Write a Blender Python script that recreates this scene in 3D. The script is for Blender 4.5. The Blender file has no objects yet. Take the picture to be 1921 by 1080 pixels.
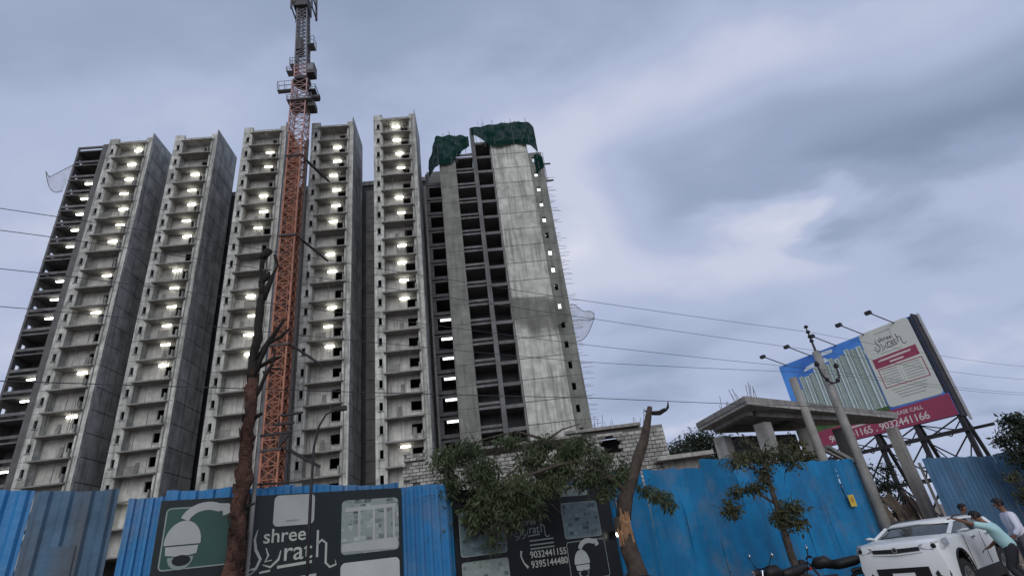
import bpy, bmesh, math, random
from mathutils import Vector, Matrix, noise
R = math.radians
random.seed(11)
scene = bpy.context.scene
col = scene.collection

# ---------------------------------------------------------------- camera
cam_d = bpy.data.cameras.new('camera')
cam = bpy.data.objects.new('camera', cam_d); col.objects.link(cam)
cam_d.sensor_width = 36.0; cam_d.lens = 18.83; cam_d.clip_end = 3000; cam_d.clip_start = 0.05
PITCH, ROLL = R(26.8), math.atan2(270, 1970)
fw = Vector((0, math.cos(PITCH), math.sin(PITCH))); r0 = Vector((1, 0, 0)); u0 = r0.cross(fw)
rt = r0 * math.cos(ROLL) - u0 * math.sin(ROLL); up = u0 * math.cos(ROLL) + r0 * math.sin(ROLL)
cam.matrix_world = Matrix(((rt.x, up.x, -fw.x, 0), (rt.y, up.y, -fw.y, 0), (rt.z, up.z, -fw.z, 1.85), (0, 0, 0, 1)))
scene.camera = cam

# ---------------------------------------------------------------- world: overcast dusk sky
W = bpy.data.worlds.new('World'); scene.world = W; W.use_nodes = True
SUN_DIR = Vector((0.0, 0.85, -0.50)).normalized()          # direction the light travels
def build_world():
    nt = W.node_tree; N = nt.nodes; L = nt.links; N.clear()
    def n(t, **k):
        x = N.new(t)
        for a, b in k.items(): setattr(x, a, b)
        return x
    def math_(op, a, b=None, c=None):
        m = n('ShaderNodeMath', operation=op)
        for i, v in enumerate((a, b, c)):
            if v is None: continue
            if isinstance(v, (int, float)): m.inputs[i].default_value = v
            else: L.new(v, m.inputs[i])
        return m.outputs[0]
    def vmath(op, a, b=None):
        m = n('ShaderNodeVectorMath', operation=op)
        for i, v in enumerate((a, b)):
            if v is None: continue
            if isinstance(v, (tuple, Vector)): m.inputs[i].default_value = tuple(v)
            else: L.new(v, m.inputs[i])
        return m
    def smooth(v, a, b, lo=0.0, hi=1.0):
        m = n('ShaderNodeMapRange', interpolation_type='SMOOTHSTEP')
        L.new(v, m.inputs[0]); m.inputs[1].default_value = a; m.inputs[2].default_value = b
        m.inputs[3].default_value = lo; m.inputs[4].default_value = hi
        return m.outputs[0]
    tc = n('ShaderNodeTexCoord'); D = tc.outputs['Generated']
    sep = n('ShaderNodeSeparateXYZ'); L.new(D, sep.inputs[0])
    # cloud layer seen on a flat ceiling: direction / height
    zz = math_('MAXIMUM', math_('ADD', sep.outputs[2], 0.22), 0.06)
    cx = math_('DIVIDE', sep.outputs[0], zz); cy = math_('DIVIDE', sep.outputs[1], zz)
    cmb = n('ShaderNodeCombineXYZ'); L.new(cx, cmb.inputs[0]); L.new(cy, cmb.inputs[1])
    mp = n('ShaderNodeMapping'); L.new(cmb.outputs[0], mp.inputs[0])
    mp.inputs['Rotation'].default_value = (0, 0, R(-38)); mp.inputs['Scale'].default_value = (0.85, 1.2, 1); mp.inputs['Location'].default_value = (3.1, 1.7, 0)
    n1 = n('ShaderNodeTexNoise'); L.new(mp.outputs[0], n1.inputs[0]); n1.inputs['Scale'].default_value = 1.15; n1.inputs['Detail'].default_value = 4.5; n1.inputs['Roughness'].default_value = 0.44; n1.inputs['Distortion'].default_value = 0.35
    n2 = n('ShaderNodeTexNoise'); L.new(mp.outputs[0], n2.inputs[0]); n2.inputs['Scale'].default_value = 2.9; n2.inputs['Detail'].default_value = 5; n2.inputs['Roughness'].default_value = 0.5; n2.inputs['Distortion'].default_value = 0.25
    wob = math_('SUBTRACT', n2.outputs[0], 0.5)
    base = math_('ADD', math_('MULTIPLY', math_('SUBTRACT', n1.outputs[0], 0.5), 0.62), math_('MULTIPLY', wob, 0.44))
    def bank(a, b, half, along, soft, amp, wobble=0.18):
        a = Vector(a).normalized(); b = Vector(b).normalized(); nv = a.cross(b).normalized(); m = (a + b).normalized()
        d = math_('ABSOLUTE', math_('ADD', vmath('DOT_PRODUCT', D, nv).outputs['Value'], math_('MULTIPLY', wob, wobble)))
        f = smooth(d, half + soft, max(half - soft, 0.0))
        g = smooth(math_('ADD', vmath('DOT_PRODUCT', D, m).outputs['Value'], math_('MULTIPLY', wob, 0.12)), along, 1 - (1 - along) * 0.3)
        return math_('MULTIPLY', math_('MULTIPLY', f, g), amp)
    v = base
    for bk in BANKS: v = math_('ADD', v, bank(*bk))
    v = math_('ADD', v, 0.55)
    ramp = n('ShaderNodeValToRGB'); L.new(v, ramp.inputs[0]); e = ramp.color_ramp; e.interpolation = 'EASE'
    e.elements[0].position = 0.12; e.elements[0].color = (0.205, 0.262, 0.385, 1)
    e.elements[1].position = 0.92; e.elements[1].color = (0.76, 0.77, 0.85, 1)
    x = e.elements.new(0.36); x.color = (0.300, 0.365, 0.520, 1)
    x = e.elements.new(0.55); x.color = (0.415, 0.480, 0.660, 1)
    x = e.elements.new(0.72); x.color = (0.565, 0.600, 0.740, 1)
    sky = n('ShaderNodeTexSky', sky_type='NISHITA', sun_disc=False); sky.sun_elevation = R(14); sky.sun_rotation = math.atan2(-SUN_DIR.x, -SUN_DIR.y)
    bg1 = n('ShaderNodeBackground'); L.new(ramp.outputs[0], bg1.inputs[0]); bg1.inputs[1].default_value = 1.08
    bg2 = n('ShaderNodeBackground'); L.new(sky.outputs[0], bg2.inputs[0]); bg2.inputs[1].default_value = 0.05
    mix = n('ShaderNodeMixShader'); mix.inputs[0].default_value = 0.06; L.new(bg1.outputs[0], mix.inputs[1]); L.new(bg2.outputs[0], mix.inputs[2])
    out = n('ShaderNodeOutputWorld'); L.new(mix.outputs[0], out.inputs[0])
# cloud banks: two directions that the bank runs between, half width, reach, softness, brightness
BANKS = [((0.368, 0.766, 0.527), (0.689, 0.562, 0.457), 0.085, 0.90, 0.125, -0.36),
         ((0.077, 0.723, 0.687), (0.643, 0.522, 0.561), 0.065, 0.84, 0.095, 0.17),
         ((0.107, 0.861, 0.497), (0.328, 0.820, 0.470), 0.055, 0.93, 0.105, 0.24),
         ((0.419, 0.812, 0.407), (0.689, 0.619, 0.377), 0.050, 0.90, 0.085, 0.13),
         ((-0.616, 0.448, 0.648), (-0.288, 0.554, 0.781), 0.10, 0.88, 0.11, -0.12),
         ((-0.077, 0.573, 0.816), (0.097, 0.589, 0.802), 0.05, 0.93, 0.06, -0.10)]
build_world()
sun_d = bpy.data.lights.new('sun', 'SUN'); sun_d.energy = 1.4; sun_d.angle = R(50); sun_d.color = (1.0, 0.965, 0.90)
sun = bpy.data.objects.new('sun', sun_d); col.objects.link(sun); sun.location = (0, 0, 150)
sun.rotation_euler = SUN_DIR.to_track_quat('-Z', 'Y').to_euler()
vs = scene.view_settings; vs.view_transform = 'Standard'; vs.look = 'None'; vs.exposure = 0.0; vs.gamma = 1.0
scene.cycles.use_denoising = True
scene.cycles.max_bounces = 6; scene.cycles.transparent_max_bounces = 12

# ---------------------------------------------------------------- materials
def mat(name, c, rough=0.8, var=0.25, scale=1.0, streak=0.0, spec=0.3, metal=0.0, bump=0.0, c2=None, emit=None, rnd=0.0, grime=None, trans=0.0, dust=None):
    """procedural surface: base colour broken up by world-space noise, vertical weather streaks and a per-object tint"""
    m = bpy.data.materials.new(name); m.use_nodes = True; nt = m.node_tree; N = nt.nodes; L = nt.links
    b = N['Principled BSDF']; b.inputs['Roughness'].default_value = rough; b.inputs['Metallic'].default_value = metal
    b.inputs['Specular IOR Level'].default_value = spec
    geo = N.new('ShaderNodeNewGeometry')
    n1 = N.new('ShaderNodeTexNoise'); n1.inputs['Scale'].default_value = scale; n1.inputs['Detail'].default_value = 6; n1.inputs['Roughness'].default_value = 0.6
    L.new(geo.outputs['Position'], n1.inputs['Vector'])
    mixc = N.new('ShaderNodeMix'); mixc.data_type = 'RGBA'
    lo = tuple(x * (1 - var) for x in c); hi = tuple(min(1, x * (1 + var)) for x in (c2 or c))
    mixc.inputs[6].default_value = (*lo, 1); mixc.inputs[7].default_value = (*hi, 1)
    mr = N.new('ShaderNodeMapRange'); mr.inputs[1].default_value = 0.3; mr.inputs[2].default_value = 0.7
    L.new(n1.outputs[0], mr.inputs[0]); L.new(mr.outputs[0], mixc.inputs[0])
    cur = mixc.outputs[2]
    if streak:
        mp = N.new('ShaderNodeMapping'); mp.inputs['Scale'].default_value = (2.6 * max(scale, .5), 2.6 * max(scale, .5), 0.16 * max(scale, .5)); L.new(geo.outputs['Position'], mp.inputs[0])
        n2 = N.new('ShaderNodeTexNoise'); n2.inputs['Scale'].default_value = 1.3; n2.inputs['Detail'].default_value = 5; L.new(mp.outputs[0], n2.inputs['Vector'])
        m2 = N.new('ShaderNodeMapRange'); m2.inputs[1].default_value = 0.47; m2.inputs[2].default_value = 0.72; L.new(n2.outputs[0], m2.inputs[0]); m2.inputs[4].default_value = streak
        mx = N.new('ShaderNodeMix'); mx.data_type = 'RGBA'; L.new(m2.outputs[0], mx.inputs[0]); L.new(cur, mx.inputs[6])
        g = grime or tuple(x * 0.35 for x in c); mx.inputs[7].default_value = (*g, 1); cur = mx.outputs[2]
    if dust:
        n5 = N.new('ShaderNodeTexNoise'); n5.inputs['Scale'].default_value = 0.9; n5.inputs['Detail'].default_value = 8; n5.inputs['Roughness'].default_value = 0.68; L.new(geo.outputs['Position'], n5.inputs['Vector'])
        m5 = N.new('ShaderNodeMapRange'); m5.inputs[1].default_value = 0.50; m5.inputs[2].default_value = 0.78; m5.inputs[4].default_value = dust[1]; L.new(n5.outputs[0], m5.inputs[0])
        x5 = N.new('ShaderNodeMix'); x5.data_type = 'RGBA'; L.new(m5.outputs[0], x5.inputs[0]); L.new(cur, x5.inputs[6]); x5.inputs[7].default_value = (*dust[0], 1); cur = x5.outputs[2]
    if rnd:
        oi = N.new('ShaderNodeObjectInfo'); mr2 = N.new('ShaderNodeMapRange'); L.new(oi.outputs['Random'], mr2.inputs[0]); mr2.inputs[3].default_value = 1 - rnd; mr2.inputs[4].default_value = 1 + rnd
        vm = N.new('ShaderNodeVectorMath'); vm.operation = 'SCALE'; L.new(cur, vm.inputs[0]); L.new(mr2.outputs[0], vm.inputs['Scale']); cur = vm.outputs[0]
    L.new(cur, b.inputs['Base Color'])
    if bump:
        n3 = N.new('ShaderNodeTexNoise'); n3.inputs['Scale'].default_value = scale * 9; n3.inputs['Detail'].default_value = 4; L.new(geo.outputs['Position'], n3.inputs['Vector'])
        bp = N.new('ShaderNodeBump'); bp.inputs['Strength'].default_value = bump; bp.inputs['Distance'].default_value = 0.05; L.new(n3.outputs[0], bp.inputs['Height']); L.new(bp.outputs[0], b.inputs['Normal'])
    if emit:
        b.inputs['Emission Color'].default_value = (*emit[0], 1); b.inputs['Emission Strength'].default_value = emit[1]
    if trans:
        b.inputs['Transmission Weight'].default_value = trans
    return m
def sheer(name, c, cover, wave=60.0):
    """open mesh cloth: threads with see-through holes"""
    m = bpy.data.materials.new(name); m.use_nodes = True; nt = m.node_tree; N = nt.nodes; L = nt.links; N.clear()
    o = N.new('ShaderNodeOutputMaterial'); t = N.new('ShaderNodeBsdfTransparent'); d = N.new('ShaderNodeBsdfDiffuse'); d.inputs[0].default_value = (*c, 1)
    tl = N.new('ShaderNodeBsdfTranslucent'); tl.inputs[0].default_value = (*c, 1); ad = N.new('ShaderNodeMixShader'); ad.inputs[0].default_value = 0.35
    L.new(d.outputs[0], ad.inputs[1]); L.new(tl.outputs[0], ad.inputs[2])
    geo = N.new('ShaderNodeNewGeometry'); n1 = N.new('ShaderNodeTexNoise'); n1.inputs['Scale'].default_value = 0.9; n1.inputs['Detail'].default_value = 5; L.new(geo.outputs['Position'], n1.inputs['Vector'])
    mr = N.new('ShaderNodeMapRange'); mr.inputs[1].default_value = 0.35; mr.inputs[2].default_value = 0.65; mr.inputs[3].default_value = max(0, cover - 0.15); mr.inputs[4].default_value = min(1, cover + 0.15); L.new(n1.outputs[0], mr.inputs[0])
    mx = N.new('ShaderNodeMixShader'); L.new(mr.outputs[0], mx.inputs[0]); L.new(t.outputs[0], mx.inputs[1]); L.new(ad.outputs[0], mx.inputs[2]); L.new(mx.outputs[0], o.inputs[0])
    return m
M = {}
M['pier'] = mat('concrete_pier', (0.42, 0.425, 0.395), 0.9, 0.40, 0.9, 0.85, bump=0.35, rnd=0.15, grime=(0.14, 0.14, 0.13))
M['back'] = mat('plaster_back_wall', (0.49, 0.487, 0.455), 0.9, 0.22, 1.2, 0.5, bump=0.2, rnd=0.07)
M['slab'] = mat('concrete_slab', (0.22, 0.22, 0.208), 0.9, 0.25, 0.8, 0.3, bump=0.3, rnd=0.12)
M['side'] = mat('concrete_side', (0.36, 0.37, 0.36), 0.9, 0.38, 0.5, 0.75, bump=0.4, rnd=0.16, grime=(0.12, 0.125, 0.125))
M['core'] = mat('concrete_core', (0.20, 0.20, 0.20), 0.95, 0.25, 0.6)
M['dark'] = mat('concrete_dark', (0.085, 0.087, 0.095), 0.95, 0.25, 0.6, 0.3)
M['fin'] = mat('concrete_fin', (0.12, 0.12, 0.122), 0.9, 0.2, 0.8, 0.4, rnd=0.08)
M['wall7'] = mat('concrete_shear_wall', (0.44, 0.445, 0.41), 0.9, 0.32, 0.7, 0.8, bump=0.4, rnd=0.08, grime=(0.17, 0.17, 0.155))
M['col7'] = mat('concrete_column', (0.185, 0.19, 0.172), 0.9, 0.25, 0.7, 0.5, bump=0.4, rnd=0.08)
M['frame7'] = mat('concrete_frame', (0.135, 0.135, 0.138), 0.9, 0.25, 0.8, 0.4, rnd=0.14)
M['lamp'] = mat('lamp_diffuser', (0.9, 0.9, 0.85), 0.4, 0.02, emit=((1.0, 0.97, 0.87), 12.5))
M['lamp_white'] = mat('lamp_panel', (0.9, 0.9, 0.9), 0.4, 0.02, emit=((0.98, 0.99, 1.0), 2.4))
M['lamp_dim'] = mat('dim_lamp_diffuser', (0.9, 0.9, 0.85), 0.4, 0.02, emit=((1.0, 0.95, 0.82), 7.0))
M['housing'] = mat('lamp_housing', (0.5, 0.5, 0.5), 0.5, 0.05)
M['net_green'] = sheer('green_shade_net', (0.010, 0.040, 0.032), 1.10)
M['net_grey'] = sheer('grey_safety_net', (0.20, 0.20, 0.185), 0.62)
M['net_pale'] = sheer('pale_catch_net', (0.50, 0.50, 0.54), 0.42)
M['rebar'] = mat('rebar_steel', (0.12, 0.10, 0.09), 0.8, 0.3, 3)
M['scaf'] = mat('scaffold_steel', (0.10, 0.10, 0.11), 0.6, 0.3, 3)
M['orange'] = mat('crane_orange_paint', (0.31, 0.130, 0.082), 0.6, 0.35, 1.2, 0.35, rnd=0.10, grime=(0.14, 0.07, 0.05))
M['orange_pale'] = mat('crane_faded_paint', (0.36, 0.22, 0.21), 0.6, 0.3, 1.2)
M['crane_dark'] = mat('crane_dark_steel', (0.055, 0.05, 0.055), 0.6, 0.3, 1.5)
M['crane_grey'] = mat('crane_grey_steel', (0.16, 0.16, 0.18), 0.6, 0.3, 1.5)
M['block'] = mat('concrete_block', (0.31, 0.305, 0.285), 0.95, 0.30, 1.5, 0.5, bump=0.5, rnd=0.30)
M['mortar'] = mat('mortar', (0.17, 0.165, 0.155), 0.95, 0.2, 3.0)
M['gate'] = mat('gate_concrete', (0.26, 0.25, 0.235), 0.9, 0.28, 1.0, 0.55, bump=0.4, rnd=0.08)
M['gate_pale'] = mat('gate_column_concrete', (0.34, 0.335, 0.31), 0.9, 0.3, 1.4, 0.6, bump=0.4)
M['blue'] = mat('blue_sheet_paint', (0.010, 0.160, 0.345), 0.55, 0.28, 0.7, 0.55, spec=0.2, rnd=0.10, grime=(0.02, 0.07, 0.16), bump=0.25, dust=((0.13, 0.17, 0.22), 0.75))
M['blue_bright'] = mat('bright_blue_sheet', (0.028, 0.175, 0.390), 0.45, 0.18, 0.8, 0.3, spec=0.4, rnd=0.08, grime=(0.03, 0.12, 0.26), bump=0.25, dust=((0.17, 0.20, 0.24), 0.75))
M['blue_old'] = mat('weathered_sheet', (0.070, 0.135, 0.205), 0.6, 0.35, 1.3, 0.8, rnd=0.12, grime=(0.10, 0.085, 0.07), bump=0.2)
M['blue_grey'] = mat('grey_blue_sheet', (0.055, 0.130, 0.225), 0.5, 0.2, 0.8, 0.4, rnd=0.08, bump=0.25, dust=((0.13, 0.15, 0.18), 0.5))
M['board'] = mat('dark_board_print', (0.010, 0.016, 0.016), 0.35, 0.2, 1.0, spec=0.35)
M['board_black'] = mat('black_board_print', (0.006, 0.007, 0.008), 0.35, 0.2, 1.0, spec=0.35)
M['green_print'] = mat('green_print', (0.030, 0.075, 0.065), 0.4, 0.15, 1.5)
M['grey_print'] = mat('grey_print', (0.36, 0.38, 0.37), 0.4, 0.08, 2.0)
M['pale_print'] = mat('pale_print', (0.42, 0.45, 0.43), 0.4, 0.08, 2.0)
M['letter'] = mat('letter_print', (0.38, 0.40, 0.36), 0.5, 0.08, 2.0)
M['line_print'] = mat('frame_line_print', (0.22, 0.27, 0.25), 0.5, 0.1, 2.0)
M['yellow'] = mat('yellow_sign', (0.55, 0.40, 0.06), 0.6, 0.15, 4.0)
M['post'] = mat('galvanised_post', (0.23, 0.23, 0.22), 0.6, 0.25, 2.0, 0.3)
M['pole'] = mat('concrete_pole', (0.25, 0.245, 0.23), 0.9, 0.25, 1.5, 0.5, bump=0.3)
M['wire'] = mat('cable', (0.05, 0.05, 0.055), 0.7, 0.1)
M['black'] = mat('black_plastic', (0.012, 0.012, 0.013), 0.5, 0.2, 2.0)
M['bark'] = mat('bark', (0.085, 0.068, 0.055), 0.95, 0.4, 7.0, bump=0.9)
M['bark_dark'] = mat('dark_bark', (0.026, 0.022, 0.020), 0.95, 0.4, 6.0, bump=0.9)
M['rustbark'] = mat('rust_brown_bark', (0.046, 0.021, 0.016), 0.95, 0.65, 3.0, bump=1.0, c2=(0.080, 0.042, 0.032))
M['rawwood'] = mat('split_wood', (0.40, 0.23, 0.125), 0.85, 0.45, 14.0, 0.6, bump=0.8, grime=(0.25, 0.11, 0.05))
def leafmat(name, a, b):
    m = bpy.data.materials.new(name); m.use_nodes = True; nt = m.node_tree; N = nt.nodes; L = nt.links; p = N['Principled BSDF']
    at = N.new('ShaderNodeAttribute'); at.attribute_name = 'tint'; mx = N.new('ShaderNodeMix'); mx.data_type = 'RGBA'
    mx.inputs[6].default_value = (*a, 1); mx.inputs[7].default_value = (*b, 1); L.new(at.outputs['Fac'], mx.inputs[0]); L.new(mx.outputs[2], p.inputs['Base Color'])
    p.inputs['Roughness'].default_value = 0.55; p.inputs['Specular IOR Level'].default_value = 0.25
    tr = N.new('ShaderNodeBsdfTranslucent'); L.new(mx.outputs[2], tr.inputs[0]); ms = N.new('ShaderNodeMixShader'); ms.inputs[0].default_value = 0.22
    L.new(p.outputs[0], ms.inputs[1]); L.new(tr.outputs[0], ms.inputs[2]); L.new(ms.outputs[0], N['Material Output'].inputs[0])
    return m
M['leaf'] = leafmat('wilted_leaf', (0.024, 0.042, 0.018), (0.120, 0.150, 0.075))
M['leaf_young'] = leafmat('young_leaf', (0.028, 0.040, 0.024), (0.120, 0.118, 0.055))
M['leaf_dark'] = leafmat('dark_leaf', (0.016, 0.026, 0.018), (0.055, 0.072, 0.045))

# ---------------------------------------------------------------- mesh helpers
class MB:
    def __init__(s): s.v = []; s.f = []; s.mi = []
    def quad(s, a, b, c, d, mi=0):
        i = len(s.v); s.v += [tuple(a), tuple(b), tuple(c), tuple(d)]; s.f.append((i, i + 1, i + 2, i + 3)); s.mi.append(mi)
    def poly(s, pts, mi=0):
        i = len(s.v); s.v += [tuple(p) for p in pts]; s.f.append(tuple(range(i, i + len(pts)))); s.mi.append(mi)
    def box(s, x0, x1, y0, y1, z0, z1, mi=0):
        i = len(s.v)
        s.v += [(x, y, z) for z in (z0, z1) for y in (y0, y1) for x in (x0, x1)]
        for f in ((0, 2, 3, 1), (4, 5, 7, 6), (0, 1, 5, 4), (2, 6, 7, 3), (0, 4, 6, 2), (1, 3, 7, 5)):
            s.f.append(tuple(i + k for k in f)); s.mi.append(mi)
        return s
    def tube(s, p, q, r, r2=None, n=6, mi=0, cap=True):
        p = Vector(p); q = Vector(q); r2 = r if r2 is None else r2; d = (q - p)
        if d.length < 1e-6: return s
        d.normalize(); a = d.orthogonal().normalized(); b = d.cross(a); i = len(s.v)
        for c, rr in ((p, r), (q, r2)):
            for k in range(n):
                t = 2 * math.pi * k / n; s.v.append(tuple(c + (a * math.cos(t) + b * math.sin(t)) * rr))
        for k in range(n):
            s.f.append((i + k, i + (k + 1) % n, i + n + (k + 1) % n, i + n + k)); s.mi.append(mi)
        if cap:
            s.f.append(tuple(i + n - 1 - k for k in range(n))); s.mi.append(mi); s.f.append(tuple(i + n + k for k in range(n))); s.mi.append(mi)
        return s
    def bar(s, p, q, w, mi=0): return s.tube(p, q, w * 0.7071, n=4, mi=mi)
    def path(s, pts, radii, n=7, mi=0):
        pts = [Vector(p) for p in pts]
        if isinstance(radii, (int, float)): radii = [radii] * len(pts)
        i0 = len(s.v); ref = None
        for k, p in enumerate(pts):
            d = (pts[min(k + 1, len(pts) - 1)] - pts[max(k - 1, 0)]).normalized()
            a = d.orthogonal().normalized() if ref is None else (ref - d * ref.dot(d)).normalized()
            ref = a; b = d.cross(a)
            for j in range(n):
                t = 2 * math.pi * j / n; s.v.append(tuple(p + (a * math.cos(t) + b * math.sin(t)) * radii[k]))
        for k in range(len(pts) - 1):
            for j in range(n):
                s.f.append((i0 + k * n + j, i0 + k * n + (j + 1) % n, i0 + (k + 1) * n + (j + 1) % n, i0 + (k + 1) * n + j)); s.mi.append(mi)
        s.f.append(tuple(i0 + n - 1 - j for j in range(n))); s.mi.append(mi)
        e = i0 + (len(pts) - 1) * n; s.f.append(tuple(e + j for j in range(n))); s.mi.append(mi)
        return s
    def holed(s, xs, zs, holes, y0, y1, mi=0):
        """wall in the xz plane from y0 (front) to y1, cells listed in holes left open with reveals"""
        nx, nz = len(xs) - 1, len(zs) - 1
        sol = lambda i, j: 0 <= i < nx and 0 <= j < nz and (i, j) not in holes
        for i in range(nx):
            for j in range(nz):
                if not sol(i, j): continue
                a, b, c, d = xs[i], xs[i + 1], zs[j], zs[j + 1]
                s.quad((a, y0, c), (b, y0, c), (b, y0, d), (a, y0, d), mi); s.quad((b, y1, c), (a, y1, c), (a, y1, d), (b, y1, d), mi)
                if not sol(i - 1, j): s.quad((a, y1, c), (a, y0, c), (a, y0, d), (a, y1, d), mi)
                if not sol(i + 1, j): s.quad((b, y0, c), (b, y1, c), (b, y1, d), (b, y0, d), mi)
                if not sol(i, j - 1): s.quad((a, y1, c), (b, y1, c), (b, y0, c), (a, y0, c), mi)
                if not sol(i, j + 1): s.quad((a, y0, d), (b, y0, d), (b, y1, d), (a, y1, d), mi)
        return s
    def lathe(s, prof, n=16, origin=(0, 0, 0), axis='y', mi=0):
        i0 = len(s.v); ox, oy, oz = origin
        for (r, h) in prof:
            for k in range(n):
                t = 2 * math.pi * k / n; c, q = r * math.cos(t), r * math.sin(t)
                s.v.append({'y': (ox + c, oy + h, oz + q), 'z': (ox + c, oy + q, oz + h), 'x': (ox + h, oy + c, oz + q)}[axis])
        for a in range(len(prof) - 1):
            for k in range(n):
                s.f.append((i0 + a * n + k, i0 + a * n + (k + 1) % n, i0 + (a + 1) * n + (k + 1) % n, i0 + (a + 1) * n + k)); s.mi.append(mi)
        return s
    def poly_prism(s, pts, y0, y1, mi=0):
        s.poly([(x, y0, z) for x, z in pts], mi); s.poly([(x, y1, z) for x, z in reversed(pts)], mi)
        for i in range(len(pts)):
            a, c = pts[i], pts[(i + 1) % len(pts)]; s.quad((a[0], y1, a[1]), (c[0], y1, c[1]), (c[0], y0, c[1]), (a[0], y0, a[1]), mi)
        return s
    def mesh(s, name, smooth=False, merge=False):
        me = bpy.data.meshes.new(name); me.from_pydata(s.v, [], s.f)
        if any(s.mi): me.polygons.foreach_set('material_index', s.mi)
        bm = bmesh.new(); bm.from_mesh(me)
        if merge: bmesh.ops.remove_doubles(bm, verts=bm.verts, dist=1e-4)
        if merge: bmesh.ops.recalc_face_normals(bm, faces=bm.faces)
        bm.to_mesh(me); bm.free()
        if smooth: me.polygons.foreach_set('use_smooth', [True] * len(me.polygons))
        me.update(); return me
def ob(name, me, mats, parent=None, loc=(0, 0, 0), rot=(0, 0, 0), kind=None, label=None, cat=None, group=None):
    if isinstance(me, MB): me = me.mesh(name)
    if mats is not None and not me.materials:
        for m in (mats if isinstance(mats, (list, tuple)) else [mats]): me.materials.append(M[m] if isinstance(m, str) else m)
    o = bpy.data.objects.new(name, me); col.objects.link(o); o.parent = parent; o.location = loc; o.rotation_euler = rot
    return tag(o, label, cat, group, kind)
def tag(o, label=None, cat=None, group=None, kind=None):
    for k, v in (('label', label), ('category', cat), ('group', group), ('kind', kind)):
        if v: o[k] = v
    return o
def thing(name, label, cat, loc=(0, 0, 0), rz=0.0, group=None):
    o = bpy.data.objects.new(name, None); col.objects.link(o); o.location = loc; o.rotation_euler = (0, 0, rz); o.empty_display_size = 0.3
    return tag(o, label, cat, group)
def text_mesh(body, size, shear=0.0, extrude=0.003, align='LEFT', space=1.0, bold=0.0):
    cu = bpy.data.curves.new('lettering', 'FONT'); cu.body = body; cu.size = size; cu.shear = shear; cu.extrude = extrude; cu.align_x = align; cu.space_character = space; cu.offset = bold
    cu.resolution_u = 3
    t = bpy.data.objects.new('lettering', cu); col.objects.link(t)
    dg = bpy.context.evaluated_depsgraph_get(); me = bpy.data.meshes.new_from_object(t.evaluated_get(dg))
    bpy.data.objects.remove(t); me.materials.clear(); me.transform(Matrix.Rotation(R(90), 4, 'X')); return me
def lettering(body, size, x, y, z, m, parent, **k):
    return ob('lettering', text_mesh(body, size, **k), m, parent, (x, y, z))
def rounded(x0, x1, z0, z1, r, n=5):
    pts = []
    for cx, cz, a in ((x1 - r, z0 + r, -90), (x1 - r, z1 - r, 0), (x0 + r, z1 - r, 90), (x0 + r, z0 + r, 180)):
        for k in range(n + 1):
            t = R(a + 90 * k / n); pts.append((cx + r * math.cos(t), cz + r * math.sin(t)))
    return pts
def flat(pts, y, t=0.004):
    """thin printed patch in the xz plane facing -y"""
    b = MB(); b.poly([(x, y - t, z) for x, z in pts]); b.poly([(x, y, z) for x, z in reversed(pts)]); n = len(pts)
    for i in range(n):
        a, c = pts[i], pts[(i + 1) % n]; b.quad((a[0], y, a[1]), (c[0], y, c[1]), (c[0], y - t, c[1]), (a[0], y - t, a[1]))
    return b
def ribbon(b, pts, w, y, t=0.004):
    """brush stroke of varying width through xz points"""
    n = len(pts); L_, R_ = [], []
    for i, p in enumerate(pts):
        p = Vector((p[0], p[1])); d = Vector(pts[min(i + 1, n - 1)]) - Vector(pts[max(i - 1, 0)]); d.normalize(); q = Vector((-d.y, d.x)); ww = w[i] if isinstance(w, (list, tuple)) else w
        L_.append(p + q * ww / 2); R_.append(p - q * ww / 2)
    for i in range(n - 1):
        b.quad((R_[i].x, y - t, R_[i].y), (R_[i + 1].x, y - t, R_[i + 1].y), (L_[i + 1].x, y - t, L_[i + 1].y), (L_[i].x, y - t, L_[i].y))
    return b
def arc(cx, cz, rx, rz, a0, a1, n=12): return [(cx + rx * math.cos(R(a0 + (a1 - a0) * k / n)), cz + rz * math.sin(R(a0 + (a1 - a0) * k / n))) for k in range(n + 1)]

# ================================================================ setting
def sheet(name, m, x0, x1, y0, y1, z, loc=(0, 0, 0), rz=0, n=1):
    b = MB()
    for i in range(n):
        for j in range(n):
            b.quad((x0 + (x1 - x0) * i / n, y0 + (y1 - y0) * j / n, z), (x0 + (x1 - x0) * (i + 1) / n, y0 + (y1 - y0) * j / n, z), (x0 + (x1 - x0) * (i + 1) / n, y0 + (y1 - y0) * (j + 1) / n, z), (x0 + (x1 - x0) * i / n, y0 + (y1 - y0) * (j + 1) / n, z))
    return ob(name, b, m, None, loc, (0, 0, rz), kind='structure')
M['soil'] = mat('dry_soil', (0.20, 0.155, 0.115), 0.95, 0.35, 0.8, bump=0.6)
M['asphalt'] = mat('asphalt', (0.05, 0.05, 0.052), 0.9, 0.25, 1.5, bump=0.3)
FA = math.atan2(0.63, 1.0)                      # heading of the street and of the site fence
FO = (0, 14.2, 0)
sheet('ground', 'soil', -900, 900, -900, 900, 0.0)
sheet('road', 'asphalt', -120, 120, -14.5, -6.2, 0.004, FO, FA)
M['rubble'] = mat('pale_rubble', (0.30, 0.255, 0.21), 0.95, 0.3, 5, rnd=0.2)
b = MB(); random.seed(3)
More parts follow.
